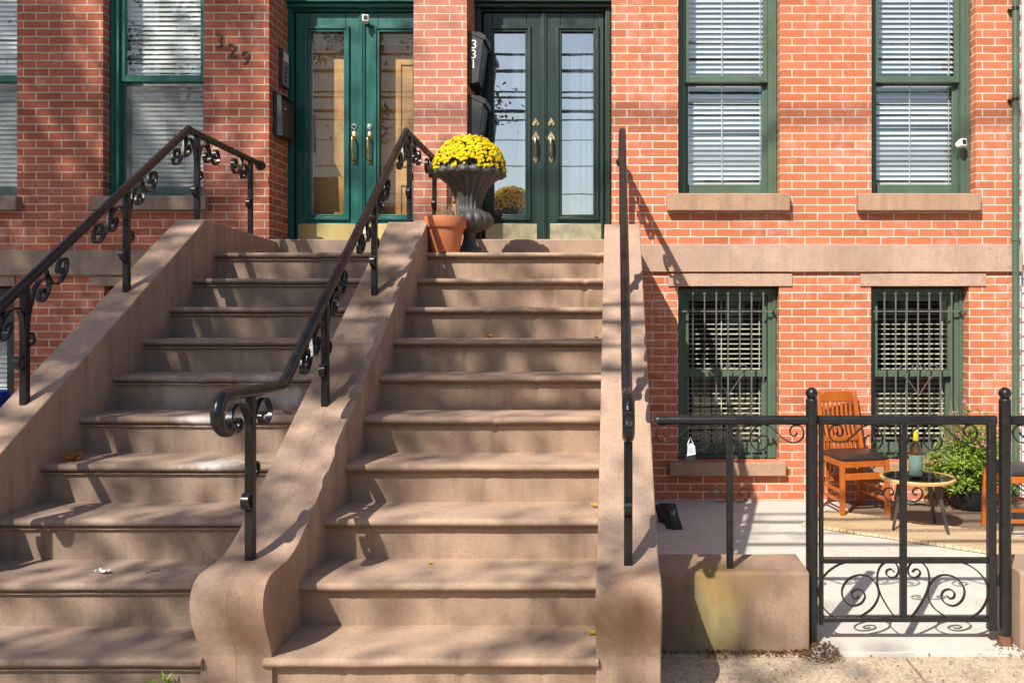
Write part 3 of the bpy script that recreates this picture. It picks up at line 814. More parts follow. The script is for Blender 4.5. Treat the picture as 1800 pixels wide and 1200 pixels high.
def stoop(name, label, x0, x1, smat, cheeks):
    t = thing(name, label, 'stoop', ((x0 + x1) / 2, 4.6, 0))
    for i in range(1, 11):
        b = MB(); sd = i * 7.3 + x0
        def jit(x, y, z, sd=sd, i=i):
            if y > nose_y(i) + .06: return (0, .0015 * noise.noise((x * 2, y * 3, sd)))
            a = noise.noise((x * 3.1, sd, 0)); c = noise.noise((x * 17, sd, 4)); e = noise.noise((x * 45, sd, 9))
            chip = max(0, noise.noise((x * 13, sd, 2)) - .36) * .038
            return (.004 * a + .0016 * c + .0008 * e + chip, .002 * a - .0022 * max(0, c) + .0007 * e - chip * .5)
        b.prism_x(step_profile(i, smat is M['stone_left']), x0 - .012, x1 + .012, 110, jit)
        b.build('step', smat, t, smooth=50)
    for (cx0, cx1, prof, sd, mt) in cheeks:
        b = MB()
        def jit(x, y, z, sd=sd): return (.002 * noise.noise((x * 3, y * 1.5, z * 1.5 + sd)), .002 * noise.noise((x * 3 + 9, y * 1.4, sd)))
        b.prism_x(prof, cx0, cx1, 5, jit)
        b.build('cheek_wall', mt, t, smooth=38, bevel=(.0009 if abs(cx0 + 1.436) < .01 or abs(cx1 + 1.438) < .01 else .007), seg=3)
    return t
def cheek_profile(dzz=0.0, low=0.0, pk=5.95):
    zp = 2.185 + dzz
    top = [(FAC - .003, zp - .05), (pk, zp)]
    n = 18
    y1, z1 = 3.66, .685 + dzz + low; dzz += low
    for k in range(1, n + 1):
        f = k / n
        top.append((pk + (y1 - pk) * f, zp + (z1 - zp) * f))
    cur = catmull([(y1, z1, 0), (3.52, .605 + dzz, 0), (3.42, .572 + dzz, 0), (3.32, .565 + dzz, 0), (3.235, .56 + dzz * .7, 0), (3.18, .525 + dzz * .5, 0), (3.162, .47, 0), (3.175, .40, 0), (3.208, .33, 0), (3.235, .27, 0), (3.245, .2, 0), (3.247, -.1, 0)], 5)
    top += [(p.x, p.y) for p in cur[1:]]
    return top + [(FAC - .003, -.1)]
RX0, RX1 = -1.32, -.072
LX0, LX1 = -2.775, -1.575
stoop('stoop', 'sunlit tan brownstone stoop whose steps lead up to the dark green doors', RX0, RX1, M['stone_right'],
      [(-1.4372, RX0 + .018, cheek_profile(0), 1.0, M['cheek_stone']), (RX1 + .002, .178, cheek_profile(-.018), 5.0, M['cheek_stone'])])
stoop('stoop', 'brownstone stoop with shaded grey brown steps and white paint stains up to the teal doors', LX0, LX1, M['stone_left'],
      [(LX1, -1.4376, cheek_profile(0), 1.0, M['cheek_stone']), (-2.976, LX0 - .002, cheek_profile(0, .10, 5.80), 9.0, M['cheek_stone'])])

# ------------------------------------------------------------------ iron handrails
def cheek_top(y, dzz=0.0, pk=5.95):
    if y >= pk: return 2.185 + dzz - (y - pk) * .05
    zl = .685 + (.10 if pk < 5.9 else 0)
    if y > 3.66: return 2.185 + dzz + (y - pk) * ((2.185 - zl) / (pk - 3.66))
    return zl - .115 + dzz
def handrail(label, x, posts, dzz, pk, peak, end_y, cpk, cy=3.20, cr=.068, cyr=.085, up=0.0):
    t = thing('handrail', label, 'handrail', (x, 4.5, 0), group='wrought iron stoop handrails')
    slope = (peak[1] - 1.234 - min(0, dzz) - up) / (peak[0] - 3.73)
    low = 1.236 + min(0, dzz) + up
    def rail_z(y):
        if y >= peak[0]: return peak[1] - (y - peak[0]) * .03
        if y >= 3.73: return peak[1] - (peak[0] - y) * slope
        return low
    pts = [(end_y, rail_z(end_y)), (peak[0] + .03, peak[1] - .004), (peak[0] - .0, peak[1] + .002), (peak[0] - .03, peak[1] - .02), (5.2, rail_z(5.2)), (4.5, rail_z(4.5)), (3.76, rail_z(3.76)), (3.735, low), (3.70, low - .006), ((3.70 + cy) / 2, low), (cy, low + .009)]
    for k in range(1, 15):
        a = math.pi * 1.12 * k / 14
        pts.append((cy - cyr * math.sin(a), low + .009 - cr + cr * math.cos(a)))
    b = MB(); b.tube([(x, y, z) for y, z in pts], .0245, 16)
    b.sphere((x, pts[-1][0], pts[-1][1]), .0245, 14)
    r = b.build('rail', M['iron'], t, smooth=50)
    b = MB(); b.sphere((x, end_y, rail_z(end_y) - .008), .042, 18); b.build('end_knob', M['iron'], t, smooth=50)
    for k, y in enumerate(posts):
        zb = cheek_top(y, dzz, cpk) - .01; zt = rail_z(y) - .015
        b = MB(); b.box((x - .017, y - .017, zb), (x + .017, y + .017, zt))
        b.build('post', M['iron'], t, bevel=.003)
        # scroll work in the rail's plane
        last = (k == len(posts) - 1)
        for sgn in (-1, 1):
            if last and sgn > 0: continue
            br = [(.012, -.21), (.022, -.14), (.055, -.075), (.10, -.055), (.145, -.075), (.16, -.115), (.14, -.15), (.105, -.15), (.09, -.125), (.105, -.10), (.125, -.108), (.122, -.125)]
            br2 = [(.135, -.028), (.155, -.075), (.19, -.125), (.235, -.145), (.275, -.125), (.285, -.085), (.262, -.055), (.23, -.06), (.22, -.09), (.24, -.108), (.255, -.095)]
            if y < 3.6: br = [(.006, -.20), (.012, -.13), (.035, -.07), (.068, -.042), (.104, -.055), (.122, -.098), (.106, -.138), (.074, -.142), (.060, -.115), (.074, -.096), (.090, -.106)]
            for j, curve in enumerate((br, br2)):
                if y < 3.6 and j == 1: continue
                b = MB()
                sc = 1.55 if y < 3.6 else 1.12
                cpts = catmull([(a, c, 0) for a, c in curve], 6)
                P = []
                for p in cpts:
                    yy = y + sgn * p.x * sc
                    f = min(1.0, max(0.0, p.x / .06))
                    base = rail_z(y) * (1 - f) + rail_z(yy) * f if j == 0 else rail_z(yy)
                    P.append((x, yy, base + p.y * (1.0 if y < 3.6 else 1.14) + .004))
                b.ribbon(P, (1, 0, 0), .025, .0085)
                b.build('scroll', M['iron'], t, smooth=40)
        zmid = (zb + zt) / 2 - .02
        for sgn, off in ((1, .055), (-1, -.06)) if not last else ((-1, 0),):
            b = MB(); c = []
            for q in range(26):
                a = -math.pi * .5 + q / 25 * math.pi * 1.75
                rr = .032 - .010 * q / 25
                c.append((x, y + sgn * (.046 - .004 + rr * math.cos(a) - .012), zmid + off + rr * math.sin(a) ))
            c = [(x, y + sgn * .014, zmid + off - .045)] + c
            b.ribbon(c, (1, 0, 0), .028, .008)
            b.build('collar_scroll', M['iron'], t, smooth=40)
    return t
handrail('black iron handrail on the shared middle stoop wall, ending in a curl over the steps', -1.45, [3.40, 4.28, 5.155, 6.04, 6.88], 0.0, 6.02, (5.95, 2.815), 6.95, 5.95)
handrail('black iron handrail seen end on along the far right stoop wall beside the brick facade', .055, [3.40, 4.28, 5.155, 6.04, 6.88], -.024, 6.02, (5.95, 2.815), 6.95, 5.95, 3.385, .080, .082)
handrail('black iron handrail on the leftmost stoop wall, sloping out of the frame', -2.875, [3.30, 4.16, 5.03, 5.88, 6.74], 0.0, 5.80, (5.76, 2.79), 6.93, 5.80, up=.165)

# ------------------------------------------------------------------ stone blocks, fence and gate
FY = 4.0; GS = 1500 / FY
def gx_(x): return (x - 1080) / GS
def gz_(y): return CAMZ - (y - 550) / GS
def block(label, x0, x1):
    b = MB(); n = 14
    def j(x, y, z): return (.004 * noise.noise((x * 5, z * 6, 2)), .004 * noise.noise((x * 4, y * 6, 7)))
    b.prism_x([(3.932, -.03), (3.932, .15), (3.932, .345), (3.942, .356), (4.23, .358), (4.23, -.03)], x0, x1, n, j)
    o = b.build('stone_block', M['block_stone'], None, smooth=45, bevel=.014, seg=3)
    return tag(o, label, 'stone block', 'low brownstone blocks under the fence')
block('low brownstone block with green and rust stains between stoop and gate', .181, .900)
block('low brownstone block cut off by the right edge beside the gate post', 1.872, 2.9)

def post_thing(label, x, rusty):
    t = thing('gate_post', label, 'gate post', (x, FY, 0), group='round iron gate posts with ball caps')
    b = MB(); b.tube([(x, FY, .015), (x, FY, gz_(703))], .0275, 20); b.lathe([(.0275, 0), (.022, .009), (.014, .012), (.014, .02)], (x, FY, gz_(703)), 18)
    b.build('shaft', M['iron_worn'], t, smooth=40)
    b = MB(); b.sphere((x, FY, gz_(691)), .029, 22); b.build('ball_cap', M['iron'], t, smooth=60)
    b = MB()
    b.lathe([(.037, 0), (.034, .02), (.0305, .04), (.0288, .055)] if rusty else [(.031, 0), (.030, .03)], (x, FY, -.012), 20, (lambda i, r, z, a: (r + .002 * math.sin(a * 5 + i), z)))
    b.build('foot', M['rust'], t, smooth=40)
    return t
PX0, PX1 = gx_(1427), gx_(1766.5)
post_thing('black iron gate post with ball cap beside the stained stone block', PX0, False)
post_thing('scuffed black iron gate post with rusty foot at the hinge side of the gate', PX1, True)

SCY = 720; SCK = 4.287; SC0 = 612
def tr(pts, xc, sx):          # traced scroll drawing -> metres in the fence plane
    return [(xc + sx * ((a - SC0) / SCK) / GS, FY, gz_(SCY + c / SCK)) for a, c in pts]
S_LONG = [(640, 260), (665, 190), (720, 135), (790, 108), (850, 106), (920, 130), (985, 190), (1050, 238), (1115, 245), (1160, 210), (1168, 160), (1140, 122), (1095, 118), (1066, 150), (1075, 190), (1105, 196), (1118, 168)]
S_HANG = [(905, 112), (850, 112), (795, 145), (768, 200), (772, 255), (810, 298), (862, 300), (900, 262), (898, 215), (862, 192), (828, 208), (825, 240), (848, 252)]
S_CURL = [(630, 668), (660, 690), (705, 690), (748, 662), (758, 620), (735, 590), (700, 592), (684, 620), (698, 642), (715, 634)]
def scrolls(t, xc):
    for sx in (1, -1):
        for c, w in ((S_LONG, .014), (S_HANG, .014), (S_CURL, .014)):
            b = MB(); b.ribbon(catmull(tr(c, xc, sx), 6), (0, 1, 0), w, .0055); b.build('scroll', M['iron_worn'], t, smooth=40)
def hrail(b, x0, x1, z, r=.0225):
    b.tube([(x0, FY, z), (x1, FY, z)], r, 18)
fe = thing('iron_fence', 'short black iron fence over the stone block with a pale tag hanging from it', 'fence', (.55, FY, 0))
ZR = gz_(738)
b = MB(); hrail(b, .205, PX0 - .022, ZR); b.sphere((.205, FY, ZR), .0225, 16); b.build('top_rail', M['iron'], fe, smooth=50)
XP = gx_(1283)
b = MB(); b.box((XP - .015, FY - .012, .34), (XP + .015, FY + .018, ZR - .012)); b.build('post', M['iron_worn'], fe, bevel=.003)
scrolls(fe, XP)
fe2 = thing('iron_fence', 'stub of black iron fence running out past the right edge of the frame', 'fence', (2.4, FY, 0))
b = MB(); hrail(b, PX1 + .022, 2.85, ZR); b.build('top_rail', M['iron'], fe2, smooth=50)
b = MB(); b.box((2.3 - .015, FY - .015, .34), (2.3 + .015, FY + .015, ZR - .012)); b.build('post', M['iron_worn'], fe2, bevel=.003)
b = MB(); b.box((2.80, FY - .015, .34), (2.83, FY + .015, ZR - .012)); b.build('post', M['iron_worn'], fe2, bevel=.003)
scrolls(fe2, 2.215)

gt = thing('iron_gate', 'low black iron gate with heart and spiral scrollwork in its lower panel', 'gate', (1.37, FY, 0))
G0, G1 = PX0 + .031, gx_(1750)
ZM, ZB = gz_(984), gz_(1087)
b = MB(); hrail(b, G0, G1, ZR); b.build('top_rail', M['iron'], gt, smooth=50)
b = MB(); b.box((G0 + .003, FY - .014, gz_(1097)), (G0 + .022, FY + .014, ZR - .015)); b.build('stile', M['iron_worn'], gt, bevel=.003)
b = MB(); b.box((gx_(1736), FY - .019, gz_(1106)), (G1 - .002, FY + .019, ZR - .012)); b.build('stile', M['iron_worn'], gt, bevel=.003)
b = MB(); b.box((gx_(1582), FY - .015, ZB + .012), (gx_(1593), FY + .015, ZR - .015)); b.build('middle_bar', M['iron_worn'], gt, bevel=.003)
b = MB(); b.box((G0 + .022, FY - .0135, ZM - .013), (gx_(1736), FY + .0135, ZM + .013)); b.build('middle_rail', M['iron_worn'], gt, bevel=.003)
b = MB(); b.box((G0 + .022, FY - .0135, ZB - .012), (gx_(1736), FY + .0135, ZB + .011)); b.build('bottom_rail', M['iron_worn'], gt, bevel=.003)
for zz in (.84, .30):
    b = MB(); b.tube([(gx_(1753.5), FY, zz - .025), (gx_(1753.5), FY, zz + .025)], .010, 12); b.box((G1 - .01, FY - .006, zz - .012), (PX1 - .02, FY + .006, zz + .012)); b.build('hinge', M['iron_worn'], gt, smooth=40)
scrolls(gt, gx_(1587.5))
def px_ribbon(t, pts, sx=1, xc=1587.5, name='scroll', w=.015):
    P = [((gx_(xc + sx * (a - 1587.5))), FY - .001, gz_(c)) for a, c in pts]
    b = MB(); b.ribbon(catmull(P, 7), (0, 1, 0), w, .006); b.build(name, M['iron_worn'], t, smooth=40)
Z = 1800 / 380
def z4(pts): return [(1420 + a / Z, 960 + c / Z) for a, c in pts]
HEART = z4([(862, 588), (925, 500), (985, 390), (1010, 290), (1000, 200), (960, 142), (905, 120), (855, 142), (832, 195), (850, 245), (895, 258), (932, 230), (928, 198), (895, 188), (868, 212)])
BIGS = z4([(1230, 122), (1330, 150), (1430, 220), (1490, 320), (1490, 440), (1420, 550), (1300, 605), (1180, 592), (1060, 520), (1000, 420), (1010, 330), (1070, 255), (1150, 236), (1240, 265), (1300, 350), (1290, 435), (1225, 490), (1150, 475), (1112, 420), (1130, 370), (1180, 355), (1220, 385), (1212, 425), (1175, 430), (1160, 410)])
for sx in (1, -1):
    px_ribbon(gt, HEART, sx); px_ribbon(gt, BIGS, sx)

# tag and lock box hanging from the fence scroll
tg = thing('key_lockbox', 'small black key lockbox with a pale paper tag hanging from the fence scroll', 'lockbox', (gx_(1213), FY - .03, gz_(800)))
c = Vector((gx_(1213), FY - .03, gz_(800)))
b = MB(); b.box((c.x - .022, c.y - .012, c.z - .022), (c.x + .02, c.y + .014, c.z + .012)); b.build('body', M['rubber'], tg, bevel=.004)
b = MB(); b.tube([(c.x - .012, c.y, c.z + .01), (c.x - .012, c.y + .005, c.z + .06), (c.x, c.y + .022, c.z + .085), (c.x + .012, c.y + .005, c.z + .06), (c.x + .012, c.y, c.z + .01)], .003, 8); b.build('shackle', M['steel'], tg, smooth=50)
b = MB(); a = -.22
pts = [(-.018, -.03), (.022, -.022), (.018, .016), (.006, .03), (-.006, .028), (-.014, .014)]
b.prism_y([(c.x + p, c.z + .035 + q) for p, q in pts], c.y - .017, c.y - .0155)
b.build('paper_tag', M['tag_white'], tg)
b = MB()
for q in range(3): b.box((c.x - .011, c.y - .0178, c.z + .02 + q * .009), (c.x + .011 - q * .003, c.y - .0172, c.z + .0225 + q * .009))
b.build('print', M['rubber'], tg, smooth=None)

# ------------------------------------------------------------------ mailboxes, intercom, cameras
mb = thing('mailbox', 'black flat mailbox with a small lock under the silver intercom by the teal doors', 'mailbox', (D329[0], FAC + .2, 3.2))
x0 = D329[0] + .001; z0, z1 = 3.03, 3.39
b = MB(); b.hexa([(x0, FAC + .07, z0), (x0 + .088, FAC + .07, z0 - .002), (x0 + .088, FAC + .335, z0), (x0, FAC + .335, z0), (x0, FAC + .07, z1), (x0 + .075, FAC + .07, z1 - .025), (x0 + .075, FAC + .335, z1 - .025), (x0, FAC + .335, z1)])
b.build('body', M['box_paint'], mb, bevel=.004)
b = MB(); b.hexa([(x0, FAC + .06, z1 + .002), (x0 + .1, FAC + .06, z1 - .034), (x0 + .1, FAC + .345, z1 - .034), (x0, FAC + .345, z1 + .002), (x0, FAC + .06, z1 + .008), (x0 + .1, FAC + .06, z1 - .028), (x0 + .1, FAC + .345, z1 - .028), (x0, FAC + .345, z1 + .008)]); b.build('lid', M['box_paint'], mb, bevel=.002)
b = MB(); b.sphere((x0 + .085, FAC + .12, 3.26), .010, 12); b.build('lock', M['chrome'], mb)
ic = thing('intercom', 'silver door intercom panel fixed to the brick reveal above a black mailbox', 'intercom', (D329[0], FAC + .27, 3.6))
b = MB(); b.box((x0, FAC + .20, 3.48), (x0 + .032, FAC + .345, 3.80)); b.build('housing', M['dark_metal'], ic, bevel=.004)
b = MB(); b.box((x0 + .0325, FAC + .208, 3.488), (x0 + .0355, FAC + .337, 3.792)); b.build('face_plate', M['steel'], ic, bevel=.001)
b = MB(); b.box((x0 + .036, FAC + .225, 3.70), (x0 + .0375, FAC + .32, 3.77)); b.build('name_card', M['white'], ic)
for q in range(4):
    b = MB(); b.box((x0 + .036, FAC + .235, 3.52 + q * .035), (x0 + .040, FAC + .262, 3.54 + q * .035)); b.build('button', M['rubber'], ic, bevel=.001)

def wedge_box(label, z0, z1, number):
    t = thing('mailbox', label, 'mailbox', (D331[0], FAC + .2, z0), group='wedge mailboxes beside the dark green doors')
    x0 = D331[0] + .001
    wt, wb = .128, .085; h = z1 - z0
    y0, y1 = FAC + .06, FAC + .32
    prof = [(x0, z0 + .012), (x0 + wb, z0 + .085), (x0 + wt, z1 - .035), (x0 + wt - .03, z1 - .018), (x0, z1)]
    prof = [(x0, z0), (x0 + wb, z0 + .02), (x0 + wt, z1 - .06), (x0, z1 - .01)]
    b = MB(); b.prism_y(prof, y0, y1); b.build('body', M['box_paint'], t, bevel=.004)
    b = MB(); b.prism_y([(x0, z1 - .008), (x0 + wt + .018, z1 - .07), (x0 + wt + .024, z1 - .03), (x0 + wt - .03, z1), (x0, z1 + .006)], y0 - .006, y1 + .006); b.build('lid', M['box_paint'], t, bevel=.003)
    if number:
        for q, ch in enumerate('331'):
            vs, fs = glyph(ch, .105, .0006)
            g = MB(); g.add([(x0 + .05 - q * .003 + v.x * 1.0, y0 - .0016 - v.z * .5, z1 - .105 - q * .082 + v.y * 1.0) for v in vs], fs)
            g.build('numeral', M['white'], t, smooth=None)
wedge_box('black wedge mailbox with white numerals 331, the upper one beside the dark green doors', 3.45, 3.885, True)
wedge_box('black wedge mailbox without numerals, the lower one partly behind the yellow flowers', 2.93, 3.355, False)

def camera_unit(label, c, yaw, dark):
    t = thing('security_camera', label, 'camera', c)
    b = MB(); b.lathe([(.022, 0), (.022, .008), (.01, .012)], (0, 0, 0), 16)
    b2 = MB(); b2.add([(c[0] + p[0], c[1] - p[2] , c[2] + p[1]) for p in b.v], b.f); b2.build('base', M['white'], t, smooth=40)
    b = MB(); b.tube([(c[0], c[1] - .01, c[2]), (c[0] + yaw * .02, c[1] - .035, c[2] + .005)], .009, 10); b.build('arm', M['white'], t, smooth=40)
    cc = Vector((c[0] + yaw * .028, c[1] - .06, c[2] + .0))
    rot = Matrix.Rotation(yaw * .5, 3, 'Z') @ Matrix.Rotation(-.15, 3, 'X')
    b = MB(); b.box((-.027, -.03, -.032), (.027, .025, .032)); b.v = [tuple(cc + rot @ Vector(p)) for p in b.v]; b.build('body', M['white'], t, bevel=.008, seg=3)
    b = MB(); b.box((-.017, -.0325, -.02), (.017, -.0302, .02)); b.v = [tuple(cc + rot @ Vector(p)) for p in b.v]; b.build('lens', M['rubber'], t, bevel=.0005)
camera_unit('white security camera mounted on the green window frame near the drainpipe', (fx(1692), FAC + .10, fz(250)), .45, True)
camera_unit('small white security camera mounted over the meeting of the teal doors', (dx(643), DOORY + .005, dz(38)), .5, True)

# ------------------------------------------------------------------ urn, mums, terracotta pot
uc = Vector((-1.062, 6.25, TOP1))
un = thing('garden_urn', 'dark fluted garden urn holding yellow flowers on the landing', 'urn', uc)
prof = [(.105, 0), (.105, .03), (.088, .05), (.055, .075), (.042, .11), (.042, .15), (.06, .168), (.085, .178), (.134, .198), (.168, .232), (.172, .268), (.148, .305), (.10, .325), (.088, .34), (.090, .37), (.098, .41), (.112, .45), (.134, .49), (.166, .53), (.206, .56), (.234, .572), (.252, .574), (.260, .584), (.262, .60), (.256, .617), (.238, .626), (.215, .616), (.19, .56)]
def flute(i, r, z, a):
    if .178 <= z <= .33:
        k = math.sin(math.pi * (z - .178) / .152)
        return r * (1 + .10 * k * (abs(math.sin(a * 8)) - .5)), z
    if .33 < z < .60: return r * (1 + .11 * (abs(math.sin(a * 9)) - .6)), z
    if z >= .60 and r > .2: return r * (1 + .045 * (abs(math.sin(a * 9)) - .6)), z + .010 * (abs(math.sin(a * 9)) - .5)
    return r, z
b = MB(); b.lathe(prof[4:], uc, 144, flute); b.build('bowl', M['urn'], un, smooth=50)
b = MB(); b.hexa([(uc.x - .11, uc.y - .11, uc.z), (uc.x + .11, uc.y - .11, uc.z), (uc.x + .11, uc.y + .11, uc.z), (uc.x - .11, uc.y + .11, uc.z), (uc.x - .10, uc.y - .10, uc.z + .035), (uc.x + .10, uc.y - .10, uc.z + .035), (uc.x + .10, uc.y + .10, uc.z + .035), (uc.x - .10, uc.y + .10, uc.z + .035)])
b.lathe([(.098, .034), (.085, .05), (.055, .075), (.044, .115), (.043, .14)], uc, 64, lambda i, r, z, a: (r * (1 + .06 * (abs(math.sin(a * 8)) - .5)), z))
b.build('pedestal', M['urn'], un, smooth=45, bevel=.003)

pl = thing('chrysanthemum', 'round dome of bright yellow chrysanthemums growing in the dark urn', 'flowers', (uc.x, uc.y, uc.z + .58))
fl = MB(); lf = MB(); rnd = random.Random(3)
cz = uc.z + .60
heads = 0
while heads < 1300:
    th = rnd.uniform(0, 2 * math.pi); ph = math.acos(rnd.uniform(-.02, 1))
    d = Vector((math.sin(ph) * math.cos(th), math.sin(ph) * math.sin(th), math.cos(ph)))
    rr = 1 + .045 * noise.noise(d * 4.1) + rnd.uniform(-.035, .015)
    if d.z < .22 and rnd.random() < .75 - d.z * 1.6: continue
    p = Vector((uc.x, uc.y, cz)) + Vector((d.x * .262 * rr, d.y * .262 * rr, d.z * .255 * rr + .012))
    q = d.to_track_quat('Z', 'Y') @ Matrix.Rotation(rnd.uniform(-.35, .35), 3, 'X').to_quaternion()
    s = rnd.uniform(.010, .0185)
    for lay, (rad, up, n0) in enumerate(((1.0, .15, 11), (.72, .45, 9), (.4, .7, 7))):
        off = rnd.random() * 6
        vs = [p + q @ Vector((0, 0, s * (up - .15)))]
        for k in range(n0 * 2):
            a = off + math.pi * k / n0
            r2 = s * rad * (1.0 if k % 2 == 0 else .68)
            vs.append(p + q @ Vector((r2 * math.cos(a), r2 * math.sin(a), s * up + (rnd.uniform(-.1, .12) * s))))
        fl.add(vs, [(0, 1 + k, 1 + (k + 1) % (n0 * 2)) for k in range(n0 * 2)])
    heads += 1
fb = fl.build('blossoms', M['mum'], pl, smooth='leaf'); fb['kind'] = 'stuff'
for k in range(2200):
    th = rnd.uniform(0, 2 * math.pi); ph = math.acos(rnd.uniform(-.10, 1)); d = Vector((math.sin(ph) * math.cos(th), math.sin(ph) * math.sin(th), math.cos(ph)))
    rr = rnd.uniform(.7, 1.0 if d.z < .2 else .965)
    p = Vector((uc.x, uc.y, cz)) + Vector((d.x * .25 * rr, d.y * .25 * rr, d.z * .235 * rr))
    lf.leaf(p, rnd.uniform(.025, .05), rnd.uniform(.012, .022), (d.to_track_quat('X', 'Z') @ Matrix.Rotation(rnd.uniform(-1, 1), 3, 'Z').to_quaternion() @ Matrix.Rotation(rnd.uniform(-1, 1), 3, 'Y').to_quaternion()).to_matrix())
lf.build('foliage', M['mum_leaf'], pl, smooth='leaf')

pc = Vector((-1.192, 6.02, TOP1))
pt_ = thing('flower_pot', 'terracotta flower pot with dry stalks at the foot of the urn', 'pot', pc)
b = MB(); b.lathe([(.095, 0), (.098, .005), (.128, .172), (.141, .174), (.1445, .18), (.148, .245), (.146, .252), (.136, .252), (.132, .245), (.128, .20)], pc, 56); b.build('pot', M['terracotta'], pt_, smooth=40)
b = MB(); b.lathe([(.06, .196), (.130, .212), (.128, .222), (.07, .228), (.01, .23)], pc, 24, lambda i, r, z, a: (r, z + .006 * math.sin(3 * a + i))); b.build('soil', M['soil'], pt_)
b = MB(); rnd = random.Random(5)
for k in range(60):
    a = rnd.uniform(0, 6.28); r0 = rnd.uniform(0, .09); h = rnd.uniform(.05, .16)
    p0 = pc + Vector((r0 * math.cos(a), r0 * math.sin(a), .218)); p1 = p0 + Vector((rnd.uniform(-.02, .02), rnd.uniform(-.02, .02), h))
    b.tube([p0, (p0 + p1) / 2 + Vector((rnd.uniform(-.006, .006), 0, 0)), p1], .0021, 5)
for k in range(40):
    a = rnd.uniform(0, 6.28); r0 = rnd.uniform(0, .11)
    b.leaf(pc + Vector((r0 * math.cos(a), r0 * math.sin(a), .232)), .035, .014, Matrix.Rotation(rnd.uniform(0, 6.28), 3, 'Z') @ Matrix.Rotation(rnd.uniform(-.9, .3), 3, 'Y'))
b.build('dry_stalks', M['straw'], pt_, smooth='leaf')

# ------------------------------------------------------------------ patio furniture
def chair(label, loc, rz):
    t = thing('folding_chair', label, 'chair', loc, rz, group='wooden slat back chairs around the patio table')
    W = .40; wd = M['chair_wood']
    def bar(name, p0, p1, w, d, up=(0, 0, 1), bv=.004):
        b = MB(); b.obox(p0, p1, w, d, up); return b.build(name, wd, t, bevel=bv, local=True)
    # local: front is -Y, seat centre at origin
    for s in (-1, 1):
        bar('leg', (s * .19, -.20, 0), (s * .185, -.185, .43), .034, .034, (0, 1, 0))
        bar('leg', (s * .172, .20, 0), (s * .168, .165, .46), .034, .036, (0, 1, 0))
        bar('back_stile', (s * .168, .165, .462), (s * .158, .27, .915), .032, .036, (0, 1, 0))
        bar('stretcher', (s * .187, -.178, .20), (s * .171, .172, .20), .018, .026)
        bar('stretcher', (s * .187, -.178, .125), (s * .171, .176, .125), .018, .026)
        bar('seat_rail', (s * .183, -.17, .405), (s * .168, .15, .405), .022, .045)
        b = MB(); b.tube([(s * .163, -.12, .40), (s * .158, .10, .24)], .005, 8); b.build('brace', M['dark_metal'], t, local=True)
    bar('front_rail', (-.168, -.187, .405), (.168, -.187, .405), .022, .05)
    bar('stretcher', (-.17, -.188, .31), (.17, -.188, .31), .022, .05)
    b = MB(); b.prism_y([(-.142, .835), (.142, .835), (.142, .905), (.08, .918), (-.08, .918), (-.142, .905)], .246, .266); b.build('top_rail', wd, t, bevel=.004, local=True)
    bar('back_rail', (-.15, .185, .545), (.15, .185, .545), .020, .04)
    bar('back_rail', (-.152, .19, .225), (.152, .19, .225), .020, .04)
    for k in range(7):
        x = -.117 + k * .039
        b = MB(); n = 6; P = []
        for q in range(n + 1):
            f = q / n; P.append((x, .186 + .068 * f + .018 * math.sin(math.pi * f), .562 + .28 * f))
        b.ribbon(P, (1, 0, 0), .021, .009); b.build('slat', wd, t, bevel=.002, local=True)
        b = MB(); b.obox((x, .188, .243), (x, .186, .527), .021, .009, (0, 1, 0)); b.build('slat', wd, t, local=True)
    b = MB(); nx, ny = 10, 10; vs = []; fs = []
    for i in range(nx + 1):
        for j in range(ny + 1):
            u, v = i / nx * 2 - 1, j / ny * 2 - 1
            hw = .198 - .018 * (v + 1) / 2
            e = (1 - abs(u) ** 4) * (1 - abs(v) ** 4)
            vs.append((u * hw, v * .193 - .012, .452 + .028 * e ** .5 if e > 0 else .452))
    for i in range(nx):
        for j in range(ny):
            a = i * (ny + 1) + j; fs.append((a, a + ny + 1, a + ny + 2, a + 1))
    b.add(vs, fs); b.hexa([(-.196, -.203, .429), (.196, -.203, .429), (.178, .18, .429), (-.178, .18, .429), (-.198, -.205, .4535), (.198, -.205, .4535), (.18, .181, .4535), (-.18, .181, .4535)])
    b.build('seat', M['leather'], t, smooth=50, bevel=.006, local=True)
    return t
chair('orange wooden chair with black seat against the brick wall left of the table', (1.86, 6.67, .0), R(13))
chair('orange wooden chair seen from its side, half behind the right gate post', (2.86, 5.97, .012), R(-93))

tc = Vector((2.145, 6.04, .012))
tb = thing('side_table', 'small round patio table with black glass top, pale wood rim and splayed dark legs', 'table', tc)
zt = .397
b = MB(); b.lathe([(.235, zt - .024), (.252, zt - .024), (.257, zt - .018), (.257, zt - .004), (.252, zt), (.238, zt), (.236, zt - .006)], (tc.x, tc.y, 0), 72); b.build('rim', M['rim_wood'], tb, smooth=45)
b = MB(); b.lathe([(.2355, zt - .012), (.2355, zt - .0035)], (tc.x, tc.y, 0), 72); b.build('table_top', M['black_glass'], tb, smooth=40)
for (fx0, fy0) in ((2.30, 5.87), (1.955, 5.99), (2.035, 6.27), (2.33, 6.2)):
    d = Vector((fx0 - tc.x, fy0 - tc.y, 0)); top = Vector((tc.x, tc.y, 0)) + d * .62
    b = MB(); b.tube([(fx0, fy0, .024), (top.x, top.y, zt - .02)], .012, 14, True, [.009, .019]); b.build('leg', M['dark_metal'], tb, smooth=50)

